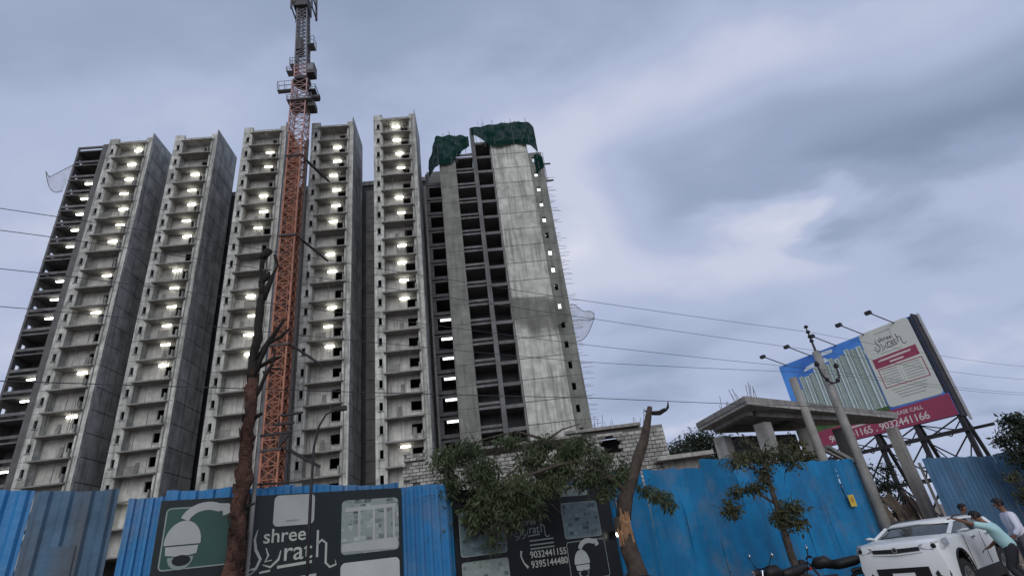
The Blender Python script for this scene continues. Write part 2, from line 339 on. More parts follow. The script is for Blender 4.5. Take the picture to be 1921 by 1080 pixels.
for k in range(420):                            # loose stones along the fence foot
    s, o, r = random.uniform(9, 24), -random.uniform(0.3, 4.6), random.uniform(0.03, 0.13)
    c = Vector((s, o, r * 0.5)); q = [c + Vector((random.uniform(-1, 1), random.uniform(-1, 1), random.uniform(-.6, 1))) * r for _ in range(6)]
    b.poly([q[0], q[1], q[2]]); b.poly([q[0], q[2], q[3]]); b.poly([q[1], q[4], q[2]]); b.poly([q[2], q[4], q[3]]); b.poly([q[0], q[3], q[5]]); b.poly([q[3], q[4], q[5]])
ob('rubble_stones', b, 'rubble', None, FO, (0, 0, FA), kind='stuff', label='loose pale stones scattered at the foot of the blue fence', cat='rubble')

# ================================================================ residential towers with balconies
FH, Z0, NF = 3.0, 1.86, 23                      # storey height, first floor line, storeys
TY = R(5)
TW, TD = 7.0, 7.0
def tower_meshes():
    T = {}
    T['pier'] = MB().holed([0, 0.52, 0.98, 1.45], [0.025, 1.1, 2.15, 2.975], {(1, 1)}, 0, 0.3)
    T['pier'].box(1.25, 1.45, 0.3, 1.3, 0.025, 2.8); T['pier'] = T['pier'].mesh('pier_panel')
    T['pier_r'] = MB().box(5.95, 6.82, 0, 0.3, 0.025, 2.975).box(5.95, 6.15, 0.3, 1.3, 0.025, 2.8).mesh('wall_panel')
    T['back'] = MB().holed([1.45, 4.4, 5.82, 5.95], [0, 0.95, 2.25, 2.8], {(1, 1)}, 1.3, 1.5).mesh('back_wall')
    T['slab'] = MB().box(1.2, 6.18, -0.45, 0.0, -0.2, -0.02).box(1.452, 5.948, 0.0, 1.3, -0.2, -0.02).box(0.3, 6.5, 1.5, 6.6, -0.2, -0.02).mesh('balcony_slab')
    T['curb'] = MB().box(5.84, 6.02, -0.43, 1.29, -0.018, 1.0).mesh('balcony_parapet')
    T['frame'] = MB().holed([4.3, 4.42, 5.80, 5.90], [0.85, 0.97, 2.23, 2.33], {(1, 1)}, 1.22, 1.298).mesh('window_frame')
    T['ledge'] = MB().box(0.4, 1.1, -0.10, 0.0, 0.95, 1.05).mesh('sill')
    T['side_a'] = MB().box(6.7, 7.0, 0.3, 3.55, 0.05, 2.95).mesh('side_panel')
    T['side_b'] = MB().box(6.7, 6.985, 3.62, TD, 0.05, 2.95).mesh('side_panel')
    T['lamp'] = MB().box(3.35, 4.65, 1.16, 1.297, 2.36, 2.62).mesh('lamp')
    T['diff'] = MB().box(3.38, 4.62, 1.05, 1.158, 2.34, 2.60).mesh('diffuser')
    T['diff2'] = T['diff'].copy(); T['diff'].materials.append(M['lamp']); T['diff2'].materials.append(M['lamp_dim'])
    T['prop'] = MB().tube((0, 0, 0), (0, 0, 2.79), 0.035, n=5).mesh('prop'); T['plank'] = MB().box(0, .5, -.03, .03, 0, 1.9).mesh('leaning_board')
    c = MB()
    for i in range(8):
        for j in range(6):
            f = lambda u, v: (u * 1.5, .08 * math.sin(u * 9) * (1 - v * .6), 1.1 - v * 1.35 - .1 * math.sin(u * 3.1))
            c.quad(f(i / 8, j / 6), f(i / 8, (j + 1) / 6), f((i + 1) / 8, (j + 1) / 6), f((i + 1) / 8, j / 6))
    T['pipe'] = MB().tube((6.32, -0.07, 0), (6.32, -0.07, 3.0), 0.055).mesh('drain_pipe')
    T['cloth'] = c.mesh('hung_cloth')
    return T
TM = tower_meshes()
def make_tower(loc, rz, lit, label, seed, kmin=2, spike=True):
    rnd = random.Random(seed)
    t = thing('apartment_tower', label, 'tower', loc, rz, 'concrete towers in a row behind the fence')
    top = Z0 + FH * NF
    shell = MB().box(0.0, 0.28, 0.3, TD, 0, top).box(0.28, 6.52, 6.62, TD - 0.02, 0, top).box(6.52, 6.67, 0.31, TD - 0.02, 0, top).box(0.0, 1.45, 0.0, 0.3, 0, Z0 + FH * kmin - 0.03).box(5.95, 6.82, 0, 0.3, 0, Z0 + FH * kmin - 0.03)
    ob('core_wall', shell, 'core', t)
    for k in range(kmin, NF):
        z = Z0 + FH * k; r = NF - 1 - k; L = (0, 0, z)
        p = ob('pier_panel', TM['pier'], 'pier', t, L); ob('sill', TM['ledge'], 'slab', p)
        ob('wall_panel', TM['pier_r'], 'pier', t, L)
        bw = ob('back_wall', TM['back'], 'back', t, L); ob('window_frame', TM['frame'], 'pier', bw)
        ob('balcony_slab', TM['slab'], 'slab', t, L)
        if rnd.random() < .82: ob('balcony_parapet', TM['curb'], 'slab', t, (rnd.uniform(-.12, 0), 0, z))
        ob('side_panel', TM['side_a'], 'side', t, L); ob('side_panel', TM['side_b'], 'side', t, L)
        ob('drain_pipe', TM['pipe'], 'slab', t, L)
        if r in lit:
            dx = rnd.uniform(-0.45, 0.25)
            la = ob('lamp', TM['lamp'], 'housing', t, (dx, 0, z + rnd.uniform(-.12, .04)), (0, rnd.uniform(-.03, .03) * 0, 0)); ob('diffuser', TM['diff2'] if rnd.random() < .3 else TM['diff'], None, la)
        for _ in range(rnd.choice((0, 0, 1, 1, 2))):
            ob('prop', TM['prop'], 'rebar', t, (rnd.uniform(1.8, 5.2), rnd.uniform(-.3, .6), z), (rnd.uniform(-.04, .04), rnd.uniform(-.04, .04), 0))
        if rnd.random() < .22: ob('leaning_board', TM['plank'], 'slab', t, (rnd.uniform(1.9, 4.6), .9, z), (R(-14), 0, 0))
        if rnd.random() < .15: ob('hung_cloth', TM['cloth'], 'net_grey', t, (rnd.uniform(1.8, 3.6), -.38, z))
    # roof slab, parapets and the tall upstand over the right flank
    rf = MB().box(0.3, 6.5, 0.3, 6.6, top - 0.2, top - 0.02).box(0.0, 1.45, -0.03, 0.3, top + 0.02, top + 1.29).box(5.95, 6.82, -0.02, 0.3, top + 0.02, top + 1.1).box(1.2, 6.18, -0.42, 0.29, top - 0.2, top - 0.02)
    ob('roof_slab', rf, 'pier', t)
    ob('roof_beam', MB().box(1.452, 5.948, 0.31, 0.6, top - 0.015, top + 0.85), 'slab', t)
    ob('parapet', MB().box(0.0, 0.3, 0.3, TD, top, top + 0.9).box(0.3, 6.6, 6.7, TD, top, top + 0.9), 'slab', t)
    hs = 1.9 if spike else 1.2
    ob('flank_upstand', MB().box(6.83, 6.98, -0.12, TD, top + 0.02, top + hs), 'side', t)
    ob('corner_fin', MB().box(6.83, 7.02, -0.14, 0.29, 0, top), 'pier', t)
    rb = MB()
    for i in range(14):
        x, y = rnd.uniform(0.2, 6.9), rnd.uniform(0.5, 6.8); h = rnd.uniform(0.4, 1.5)
        rb.tube((x, y, top), (x + rnd.uniform(-.06, .06), y, top + 0.9 + h), 0.022, n=4)
    ob('rebar', rb, 'rebar', t)
    return t
make_tower((-63.0, 64.6, 0), TY, {0, 1, 2, 3, 4, 5, 6, 8, 10, 13, 15, 19}, 'grey tower second from the left, ten balconies near its top lit', 1)
make_tower((-52.7, 65.75, 0), TY, {2, 3, 4, 5, 6, 8, 9, 10, 11, 12, 13, 19}, 'grey tower third from the left, its two top balconies unlit', 2)
make_tower((-41.15, 66.1, 0), TY, {1, 2, 4, 5, 6, 10, 11, 12, 13, 19}, 'grey tower right behind the left side of the orange crane mast', 3)
make_tower((-30.05, 67.1, 0), TY, {1, 2, 3, 4, 5, 6, 8, 9, 11, 12, 13}, 'grey tower just right of the orange crane mast', 4)
make_tower((-19.5, 67.25, 0), TY, {0, 1, 2, 3, 5, 6, 8, 9, 10, 11, 18}, 'grey balcony tower standing apart, next to the net-topped tower', 5)

# ---------------------------------------------------------------- slim open-framed tower at the far left
def left_tower():
    t = thing('apartment_tower', 'slim dark open-framed tower at the left end of the row', 'tower', (-68.6, 65.2, 0), TY)
    top = Z0 + FH * NF
    lit = {2, 3, 4, 5, 6, 8, 9, 10, 13, 14, 17}
    slab = MB().box(0.0, 4.35, -0.25, 5.0, -0.22, -0.02).mesh('floor_slab')
    beam = MB().box(0.25, 4.35, -0.18, 0.0, 0.45, 0.85).mesh('guard_beam')
    side = MB(); side.holed([0.0, 0.45, 1.25, 5.0], [0.0, 1.0, 1.9, 2.78], {(1, 1)}, 0, 0.25); side = side.mesh('side_wall'); side.transform(Matrix.Rotation(R(90), 4, 'Z')); side.transform(Matrix.Translation((0.25, 0, 0)))
    back = MB().box(0.26, 4.35, 2.9, 3.1, 0, 2.78).mesh('back_wall')
    column = MB().box(0.0, 0.28, -0.2, 0.0, 0, 2.78).mesh('column')
    lamp = MB().box(2.3, 3.9, 0.4, 0.62, 2.5, 2.7).mesh('lamp'); diff = MB().box(2.33, 3.87, 0.32, 0.60, 2.38, 2.498).mesh('diffuser')
    for k in range(2, NF):
        L = (0, 0, Z0 + FH * k); r = NF - 1 - k
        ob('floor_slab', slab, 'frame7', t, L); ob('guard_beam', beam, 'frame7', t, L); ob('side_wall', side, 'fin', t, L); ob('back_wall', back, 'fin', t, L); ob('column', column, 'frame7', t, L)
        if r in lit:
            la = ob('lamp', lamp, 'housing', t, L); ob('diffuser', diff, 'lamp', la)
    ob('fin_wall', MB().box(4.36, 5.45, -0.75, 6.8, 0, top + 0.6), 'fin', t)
    ob('rear_wall', MB().box(0.0, 4.35, 5.02, 5.3, 0, top), 'fin', t)
    ob('roof_slab', MB().box(0.0, 4.35, -0.25, 5.0, top - 0.22, top).box(0.0, 4.35, -0.25, 0.0, top + 0.5, top + 0.85).box(0, 0.28, -0.24, 0, top, top + 0.5), 'frame7', t)
    # catch net hung off the side
    nt = MB(); n = 8
    P = lambda u, v: (-0.1 - 3.6 * u, -0.5 + 0.9 * v, 62.5 + 6.4 * v - 2.6 * v * u + (1 - v) * 4.3 * u * u - 0.7 * math.sin(math.pi * u) * (1 - v))
    for i in range(n):
        for j in range(n): nt.quad(P(i / n, j / n), P((i + 1) / n, j / n), P((i + 1) / n, (j + 1) / n), P(i / n, (j + 1) / n))
    c = thing('catch_net', 'pale catch net on bars sticking out of the leftmost tower', 'safety net', (-68.6, 65.2, 0), TY)
    ob('net', nt, 'net_pale', c)
    for a in (0.0, 1.0):
        br = MB()
        for i in range(n): br.tube(P(i / n, a), P((i + 1) / n, a), 0.05, n=5)
        ob('bar', br, 'scaf', c)
    br = MB().tube(P(1, 0), P(1, 1), 0.05, n=5); ob('bar', br, 'scaf', c)
    return t
left_tower()

# ---------------------------------------------------------------- rear block that joins the towers
t = thing('apartment_block', 'dark rear block glimpsed in the gaps between the towers', 'building', (-66.0, 74.2, 0), TY)
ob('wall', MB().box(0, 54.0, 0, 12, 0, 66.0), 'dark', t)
pn = MB().box(0, 4.2, -0.12, 0.0, 0.04, 2.95).mesh('wall_panel')
for x in (9.6, 20.5, 31.0, 42.2, 49.6):
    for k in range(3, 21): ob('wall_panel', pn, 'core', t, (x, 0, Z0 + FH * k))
ob('roof_edge', MB().box(-0.1, 54.1, -0.25, 0.2, 66.02, 66.9), 'side', t)

# ---------------------------------------------------------------- unfinished tower on the right with green nets
def right_tower():
    t = thing('apartment_tower', 'unfinished tower with dark open bays, blank concrete wall and green netting on top', 'tower', (0, 70, 0), TY)
    H7, ZB, K = 3.02, 2.06, 22
    zt = ZB + H7 * K
    rnd = random.Random(7)
    # hollow shell behind the bays
    ob('core_wall', MB().box(-12.0, 6.4, 8.0, 8.3, 0, zt - 2).box(-12.2, -11.9, 3.5, 8.0, 0, 60).box(-9.2, -8.95, 0.5, 8.0, 0, zt - 5).box(-6.75, -6.45, 0.5, 8.0, 0, zt - 4).box(-0.55, -0.3, 0.35, 8.0, 0, zt), 'core', t)
    # column strip
    cp = MB().box(-9.0, -6.5, 0.0, 0.5, 0.02, 3.0).mesh('column_panel')
    for k in range(2, 20): ob('column_panel', cp, 'col7', t, (0, 0, ZB + H7 * k))
    # bay with double beams
    s1 = MB().box(-6.44, -3.62, 0.05, 7.9, -0.32, -0.02).mesh('floor_slab'); g1 = MB().box(-6.44, -3.62, 0.0, 0.2, 0.28, 0.62).mesh('guard_beam'); w1 = MB().box(-6.44, -3.62, 3.2, 3.4, 0, 2.7).mesh('back_wall')
    s2 = MB().box(-2.93, -0.56, 0.1, 7.9, -0.50, -0.02).mesh('floor_slab'); w2 = MB().box(-2.9, -0.56, 3.4, 3.6, 0, 2.5).mesh('back_wall')
    dv = MB().box(-3.6, -2.95, -0.25, 1.2, 0.0, 3.005).mesh('column')
    s0 = MB().box(-11.88, -9.22, 3.2, 7.9, -0.35, -0.02).mesh('floor_slab'); g0 = MB().box(-11.88, -9.22, 3.3, 3.5, 0.25, 0.75).mesh('guard_beam'); p0 = MB().box(-11.88, -11.35, 3.25, 3.6, 0.76, 2.66).mesh('column')
    wp = MB().box(-0.28, 5.75, 0.0, 0.35, 0.045, 2.975).mesh('wall_panel')
    sp = MB().holed([5.8, 6.28, 6.82, 8.0], [0.02, 1.0, 2.0, 3.0], {(1, 1)}, 0.25, 0.6).mesh('wall_panel')
    rb = MB().box(5.9, 7.9, 2.2, 2.4, 0.0, 2.6).mesh('back_wall')
    lp = MB().box(-10.95, -9.35, 3.42, 3.7, 2.28, 2.62).mesh('lamp'); ld = MB().box(-10.93, -9.37, 3.36, 3.418, 2.26, 2.60).mesh('diffuser')
    sl = MB().box(6.1, 7.0, 1.3, 1.5, 1.2, 2.1).mesh('lamp'); sd = MB().box(6.1, 7.0, 1.2, 1.298, 1.1, 2.2).mesh('diffuser')
    for k in range(3, 22):
        L = (0, 0, ZB + H7 * k)
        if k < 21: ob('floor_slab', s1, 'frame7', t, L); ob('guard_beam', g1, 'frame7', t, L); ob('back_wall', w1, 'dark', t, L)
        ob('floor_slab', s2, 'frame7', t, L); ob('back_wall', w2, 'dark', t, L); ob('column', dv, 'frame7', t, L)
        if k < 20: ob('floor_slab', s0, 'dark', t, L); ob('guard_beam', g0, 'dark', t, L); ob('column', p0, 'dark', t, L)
        if k < 21: ob('wall_panel', wp, 'wall7', t, L)
        if k < 20:
            ob('wall_panel', sp, 'col7', t, L)
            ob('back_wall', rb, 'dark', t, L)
        if 5 <= k <= 10: la = ob('lamp', lp, 'black', t, L); ob('diffuser', ld, 'lamp_white', la)
        if k in (10, 12, 13, 15, 16, 17, 18): la = ob('lamp', sl, 'housing', t, L); ob('diffuser', sd, 'lamp_white', la)
    ob('flank_wall', MB().box(7.75, 8.0, 0.61, 8.0, 0, 62.0), 'col7', t)
    # ragged formwork and rods on top
    fm = MB()
    for x, z in ((-6.4, 63.5), (-5.2, 64.6), (-4.4, 63.0)): fm.box(x, x + rnd.uniform(.8, 1.4), 0.2, 0.4, z, z + 0.35)
    ob('formwork', fm, 'pier', t)
    for nm, n_, xr, z0, z1 in (('rebar', 30, (-9, 6.4), zt - 4.0, zt + 2.6),):
        for i in range(n_):
            x = rnd.uniform(*xr); y = rnd.uniform(0.1, 5); h = z1 if x > -3.3 else z1 - 2.2
            ob(nm, MB().tube((x, y, z0), (x + rnd.uniform(-.1, .1), y, h - rnd.uniform(0, 1.6)), 0.03, n=4), 'scaf', t)
    # horizontal tie rods along the right edge
    tr = MB().tube((0, 0, 0), (1, 0, 0), 0.026, n=4).mesh('tie_rod')
    for i in range(100):
        z = 14.0 + i * 0.45 + rnd.uniform(-.15, .15); o = ob('tie_rod', tr, 'scaf', t, (7.9, rnd.uniform(0.4, 2.5), z), (0, 0, rnd.uniform(-.2, .2)))
        o.scale = (rnd.uniform(0.5, 1.9), 1, 1)
    for z in (56.5, 60.0):
        ob('outrigger_beam', MB().box(7.7, 9.3, 0.5, 0.7, z, z + 0.22), 'scaf', t)
    return t, zt
t7, zt7 = right_tower()
def drape(name, label, cat, m, P, nu, nv, loc, rz, seed, amp=0.12, poles=()):
    t = thing(name, label, cat, loc, rz)
    b = MB(); g = {}
    for i in range(nu + 1):
        for j in range(nv + 1):
            p = Vector(P(i / nu, j / nv)); d = noise.noise(Vector((p.x * 0.9 + seed, p.z * 0.9, p.y))) * amp + noise.noise(Vector((p.x * 2.7, p.z * 1.3 + seed, 3))) * amp * 0.5
            g[i, j] = p + Vector((d * 0.4, d, d * 0.5))
    for i in range(nu):
        for j in range(nv): b.quad(g[i, j], g[i + 1, j], g[i + 1, j + 1], g[i, j + 1])
    ob('net', b.mesh('net', smooth=True, merge=True), m, t)
    for p, q in poles: ob('pole', MB().tube(p, q, 0.045, n=5), 'scaf', t)
    return t
C7 = (0, 70, 0)
def wrap(pts, z0, z1):
    """net hung along a ground-plan polyline"""
    seg = [0]
    for a, c in zip(pts, pts[1:]): seg.append(seg[-1] + math.dist(a, c))
    def P(u, v):
        d = u * seg[-1]
        for k in range(len(pts) - 1):
            if d <= seg[k + 1] + 1e-9:
                f = (d - seg[k]) / (seg[k + 1] - seg[k]); x = pts[k][0] + (pts[k + 1][0] - pts[k][0]) * f; y = pts[k][1] + (pts[k + 1][1] - pts[k][1]) * f; break
        zz0 = z0(d / seg[-1]) if callable(z0) else z0; zz1 = z1(d / seg[-1]) if callable(z1) else z1
        return (x, y, zz0 + (zz1 - zz0) * v)
    return P
drape('shade_net', 'dark green net wrapped round the lower left top of the unfinished tower', 'netting', 'net_green', wrap([(-11.2, 3.4), (-9.3, -0.4), (-6.3, -0.4), (-3.9, 0.0)], lambda u: 61.2 + 0.3 * math.sin(u * 9) + 3.4 * max(0, u - .66) * 2.9, lambda u: 64.2 + 2.8 * min(1, u * 3.2) + 0.2 * math.sin(u * 31)), 26, 12, C7, TY, 1.0, 0.3,
      [((x, -0.35, 61), (x, -0.35, 67.2 + 0.4 * (i % 3))) for i, x in enumerate((-9.3, -8.2, -7.1, -6.2))])
drape('shade_net', 'dark green net over the top of the blank concrete wall', 'netting', 'net_green', wrap([(-3.3, -0.35), (-1.2, -0.45), (6.3, -0.45), (7.6, 0.6), (8.3, 4.5)], lambda u: 64.4 - 0.9 * u + 2.6 * max(0, .17 - u) / .17 + 0.3 * math.sin(u * 17) - (9.5 * max(0, u - 0.64)), lambda u: 68.4 + 0.5 * math.sin(u * 3) + 0.12 * math.sin(u * 40) - 3.0 * max(0, u - 0.7)), 40, 14, C7, TY, 5.0, 0.3,
      [((x, -0.4, 64), (x, -0.4, 69.3 + 0.5 * (i % 2))) for i, x in enumerate((-1.2, 0.4, 2.0, 3.6, 5.0, 6.2))])
drape('shade_net', 'ragged green net hanging on the stepped corner of the unfinished tower', 'netting', 'net_green', wrap([(6.6, 0.1), (8.1, 0.05), (8.5, 2.5)], lambda u: 57.5 + 1.5 * math.sin(u * 5), lambda u: 61.6 + 0.4 * math.sin(u * 11)), 14, 10, C7, TY, 9.0, 0.25, [((7.2, 0.0, 57), (7.2, 0.0, 63.0)), ((8.2, 0.1, 56), (8.2, 0.1, 62.2))])
drape('dust_curtain', 'sheer grey dust net bulging across the middle of the blank wall', 'netting', 'net_grey', lambda u, v: (-0.45 + 7.7 * u, -0.25 - 0.9 * math.sin(math.pi * u) * (1 - v), 35.7 - 0.9 * u - (1 - v) * (2.4 + 2.9 * math.sin(math.pi * min(1, 0.15 + u * 0.72)))), 22, 12, C7, TY, 2.0, 0.2)
def catch_right():
    c = thing('catch_net', 'pale catch net on bars sticking out of the right edge of the unfinished tower', 'safety net', C7, TY)
    P = lambda u, v: (8.0 + 3.2 * u, 0.5 - 0.6 * v, 28.0 + 5.6 * v + u * (3.3 * (1 - v) - 1.9 * v) - 0.9 * math.sin(math.pi * u) * (1 - v) + 0.25 * math.sin(9 * u * v))
    b = MB(); n = 9
    for i in range(n):
        for j in range(n): b.quad(P(i / n, j / n), P((i + 1) / n, j / n), P((i + 1) / n, (j + 1) / n), P(i / n, (j + 1) / n))
    ob('net', b, 'net_pale', c)
    for v in (0, 0.55, 1):
        s = MB()
        for i in range(n): s.tube(P(i / n, v), P((i + 1) / n, v), 0.045, n=5)
        ob('bar', s, 'scaf', c)
    ob('bar', MB().tube(P(1, 0), P(1, 1), 0.045, n=5), 'scaf', c)
catch_right()

# ================================================================ tower crane
def lattice(b, w, h, z, n, r, rd, y0=0, mi=0):
    """one square lattice section: four legs, rings and crossing diagonals"""
    c = [(-w / 2, -w / 2), (w / 2, -w / 2), (w / 2, w / 2), (-w / 2, w / 2)]
    for x, y in c: b.bar((x, y, z), (x, y, z + h), r * 2, mi)
    for i in range(n):
        za, zb = z + h * i / n, z + h * (i + 1) / n
        for k in range(4):
            p, q = c[k], c[(k + 1) % 4]
            b.bar((*p, za), (*q, za), rd * 2, mi)
            b.bar((*p, za), (*q, zb), rd * 2, mi); b.bar((*q, za), (*p, zb), rd * 1.6, mi)
    return b
def crane():
    t = thing('tower_crane', 'tall orange lattice tower crane rising between the towers', 'crane', (-30.35, 63.0, 0), TY)
    sec = lattice(MB(), 1.95, 2.94, 0.0, 2, 0.11, 0.05)
    lad = MB().bar((-0.5, 0.2, 0), (-0.5, 0.2, 2.95), 0.12).bar((0.15, 0.2, 0), (0.15, 0.2, 2.95), 0.12)
    for i in range(7): lad.bar((-0.5, 0.2, 0.2 + i * 0.42), (0.15, 0.2, 0.2 + i * 0.42), 0.06)
    lad.box(-0.95, 0.95, 0.5, 0.9, 1.3, 1.38); lad.box(-0.95, -0.55, -0.6, 0.6, 2.7, 2.78)
    bk = MB().box(-0.7, 0.3, 0.9, 0.92, 0.4, 2.5).mesh('mesh_panel')
    sec = sec.mesh('mast_section'); lad = lad.mesh('ladder')
    for k in range(22):
        s = ob('mast_section', sec, 'orange', t, (0, 0, k * 2.97)); ob('ladder', lad, 'orange', s)
        if k > 6 and k % 3: ob('mesh_panel', bk, 'orange', s)
    ob('guide_rail', MB().box(1.30, 1.62, 0.2, 0.5, 0, 65), 'crane_dark', t)
    ob('guide_rail', MB().box(-1.75, -1.62, 0.2, 0.35, 0, 58), 'crane_grey', t)
    # climbing cage
    for k in range(4): ob('cage_section', lattice(MB(), 2.35, 2.9, 65.4 + k * 2.92, 2, 0.085, 0.04), 'orange_pale', t)
    head = []; ob_ = ob
    def hob(*a, **k):
        o = ob_(*a, **k); head.append(o) if o.parent == t else None; return o
    def platform(x0, x1, y0, y1, z, m='crane_dark', rail=1.1):
        p = hob('platform', MB().box(x0, x1, y0, y1, z, z + 0.12), m, t); r = MB()
        for a in (z + rail * 0.5, z + rail):
            r.bar((x0, y0, a), (x1, y0, a), .06).bar((x0, y1, a), (x1, y1, a), .06).bar((x0, y0, a), (x0, y1, a), .06).bar((x1, y0, a), (x1, y1, a), .06)
        for x in (x0, (x0 + x1) / 2, x1): r.bar((x, y0, z), (x, y0, z + rail), .07).bar((x, y1, z), (x, y1, z + rail), .07)
        hob('railing', r, m, p)
    platform(-1.9, 2.0, -1.6, 1.6, 72.0, 'crane_grey'); platform(-3.6, -1.3, -1.2, -0.4, 74.8, 'crane_grey', 2.0); platform(1.3, 2.6, -1.5, 1.2, 74.0)
    platform(-2.4, -1.2, -0.8, 0.4, 79.6, 'crane_grey')
    hob('slewing_ring', MB().lathe([(0.2, 0), (1.35, 0), (1.45, 0.35), (1.3, 0.75), (0.2, 0.75)], 20, (0, 0, 77.1), 'z'), 'crane_dark', t)
    cab = hob('cab', MB().box(1.05, 2.35, -1.3, 0.3, 78.2, 80.5), 'crane_dark', t)
    hob('cab_window', MB().box(1.2, 2.2, -1.33, -1.302, 78.9, 80.3), 'crane_grey', cab)
    hob('hoist_motor', MB().box(1.2, 2.3, -0.9, 0.9, 71.0, 72.0).lathe([(0.45, 0), (0.45, 1.2)], 12, (1.9, -0.6, 73.0), 'x'), 'crane_dark', t)
    # slender upper mast, turned head and frame
    for k in range(6): hob('head_section', lattice(MB(), 1.95 - 0.05 * k, 2.95, 77.9 + k * 2.97, 3, 0.085, 0.045), 'orange_pale' if k < 1 else 'crane_grey', t)
    hob('machine_house', MB().box(-0.75, 0.1, -1.1, 0.6, 84.5, 87.4), 'crane_dark', t)
    platform(1.0, 2.1, -0.8, 0.8, 86.0, 'crane_grey', 2.0)
    platform(-1.9, -0.9, -0.8, 0.8, 81.2, 'crane_grey', 1.6)
    hob('top_house', MB().box(-1.35, 1.05, -1.4, 1.4, 95.9, 99.2).box(-1.6, -1.0, -1.5, 0.5, 96.6, 98.0), 'crane_dark', t)
    for x in (-1.85, 1.75): hob('rail_frame', MB().box(x, x + 0.35, -1.6, -1.4, 94.8, 103).box(x, x + 0.35, 1.2, 1.4, 94.8, 103).box(x + .1, x + 0.3, -1.4, 1.2, 95.0, 95.2).box(x + .1, x + 0.3, -1.4, 1.2, 98.2, 98.4), 'crane_dark', t)
    hob('apex_section', lattice(MB(), 1.5, 5.0, 99.2, 3, 0.08, 0.045), 'crane_grey', t)
    for c in head: c.matrix_local = Matrix.Translation((0, 0, 77)) @ Matrix.Rotation(R(-2.3), 4, 'Y') @ Matrix.Translation((0, 0, -77))
    # wall ties to the towers
    for z in (16.5, 29.5, 46.0, 60.5):
        q = MB().bar((1.1, 0.6, z + .6), (4.2, 4.3, z - 1.4), .22).bar((1.1, -0.6, z + .4), (4.2, 3.9, z - 1.5), .16).box(-1.3, 1.3, -1.3, -1.14, z, z + .25)
        ob('wall_tie', q, 'crane_dark', t)
    return t
crane()

# ================================================================ corrugated site fence and its boards
FR = (0, 0, FA)
def corrugated(w, z0, z1, ribs, depth, wave=0.0, seed=0, tilt=0.0):
    """one ribbed metal sheet, local x from 0 to w, front at -y, slightly buckled"""
    b = MB(); xs = []
    for r in range(ribs):
        p = w / ribs; x = r * p
        xs += [(x, 0.0), (x + p * 0.18, 0.0), (x + p * 0.34, -depth), (x + p * 0.66, -depth), (x + p * 0.82, 0.0)]
    xs.append((w, 0.0)); nz = 7; rnd = random.Random(seed); ph = rnd.uniform(0, 9)
    g = []
    for j in range(nz + 1):
        v = j / nz; z = z0 + (z1 - z0) * v
        g.append([(x + tilt * v, y + wave * (noise.noise(Vector((x * 0.9 + ph, z * 0.55, seed))) + 0.3 * math.sin(x * 3 + ph)), z + (0.02 * math.sin(x * 5 + ph) if j == nz else 0)) for x, y in xs])
    for j in range(nz):
        for i in range(len(xs) - 1): b.quad(g[j][i], g[j][i + 1], g[j + 1][i + 1], g[j + 1][i])
    return b.mesh('sheet', merge=True)
def fence(label, s0, s1, n, z1, m, ribs, depth, wave, seed, off=0.0, patches=(), name='site_fence', group=None):
    t = thing(name, label, 'fence', FO, FA, group); rnd = random.Random(seed)
    w = (s1 - s0) / n
    for i in range(n):
        h = z1(s0 + (i + .5) * w) if callable(z1) else z1
        mm = m[i % len(m)] if isinstance(m, (list, tuple)) else m
        ob('sheet', corrugated(w + rnd.choice((.05, .05, .04, -.012)), 0.05, h + rnd.uniform(-.03, .04), ribs, depth, wave, seed + i, rnd.uniform(-.02, .02)), mm, t, (s0 + i * w, off - 0.012 * (i % 2), 0), (0, 0, rnd.uniform(-.012, .012)))
    nP = max(2, n // 2 + 1)
    for i in range(nP):
        x = s0 + 0.1 + (s1 - s0 - 0.2) * i / (nP - 1); ob('post', MB().box(x - .04, x + .04, off + 0.16, off + 0.24, 0, (z1(x) if callable(z1) else z1) - 0.1), 'post', t)
    for z in (0.8, 2.0, 3.2): ob('rail', MB().box(s0 + .05, s1 - .05, off + 0.10, off + 0.155, z, z + .06), 'post', t)
    return t
f1 = fence('left end of the fence, weathered blue sheets with rust and patches', -17.5, -8.72, 8, lambda s: 3.86 + (0.0 if s < -9.5 else -0.03), ['blue_bright', 'blue_bright', 'blue_bright', 'blue_bright', 'blue_bright', 'blue_bright', 'blue_bright', 'blue_old'], 4, 0.055, 0.05, 21)
for x0, x1, z0, z1, mm in ((-9.42, -9.10, 2.35, 2.95, 'blue_old'),):
    ob('patch', MB().box(x0, x1, -0.10, -0.075, z0, z1), mm, f1)
f2 = fence('bright blue ribbed sheets beside the camera picture board', -8.52, -7.95, 1, 3.66, 'blue_bright', 4, 0.05, 0.02, 41)
fence('light blue sheets showing as a strip above the dark advert board', -7.95, -3.64, 4, lambda s: 3.72 - 0.012 * (s + 8), 'blue_bright', 4, 0.05, 0.02, 51, off=0.02)
fence('saturated blue ribbed sheet between the two advert boards', -3.62, -2.44, 1, 3.61, 'blue_bright', 6, 0.06, 0.006, 61)
fence('blue sheets hidden behind the black board and the broken tree', -2.44, 2.3, 4, 3.45, 'blue', 5, 0.04, 0.02, 71, off=0.06)
fence('long wavy blue sheet fence right of the broken tree', 2.3, 5.86, 3, lambda s: 3.70 if s < 4.6 else 3.63, 'blue', 2, 0.018, 0.11, 81)
f7 = fence('wavy blue sheet fence behind the young tree with a small yellow notice', 5.86, 14.0, 6, lambda s: 3.90 if s < 7.4 else 3.68, 'blue', 2, 0.018, 0.12, 91)
fence('dull grey-blue fence panels behind the parked white car', 18.95, 25.6, 4, 3.55, 'blue_grey', 4, 0.04, 0.03, 101)
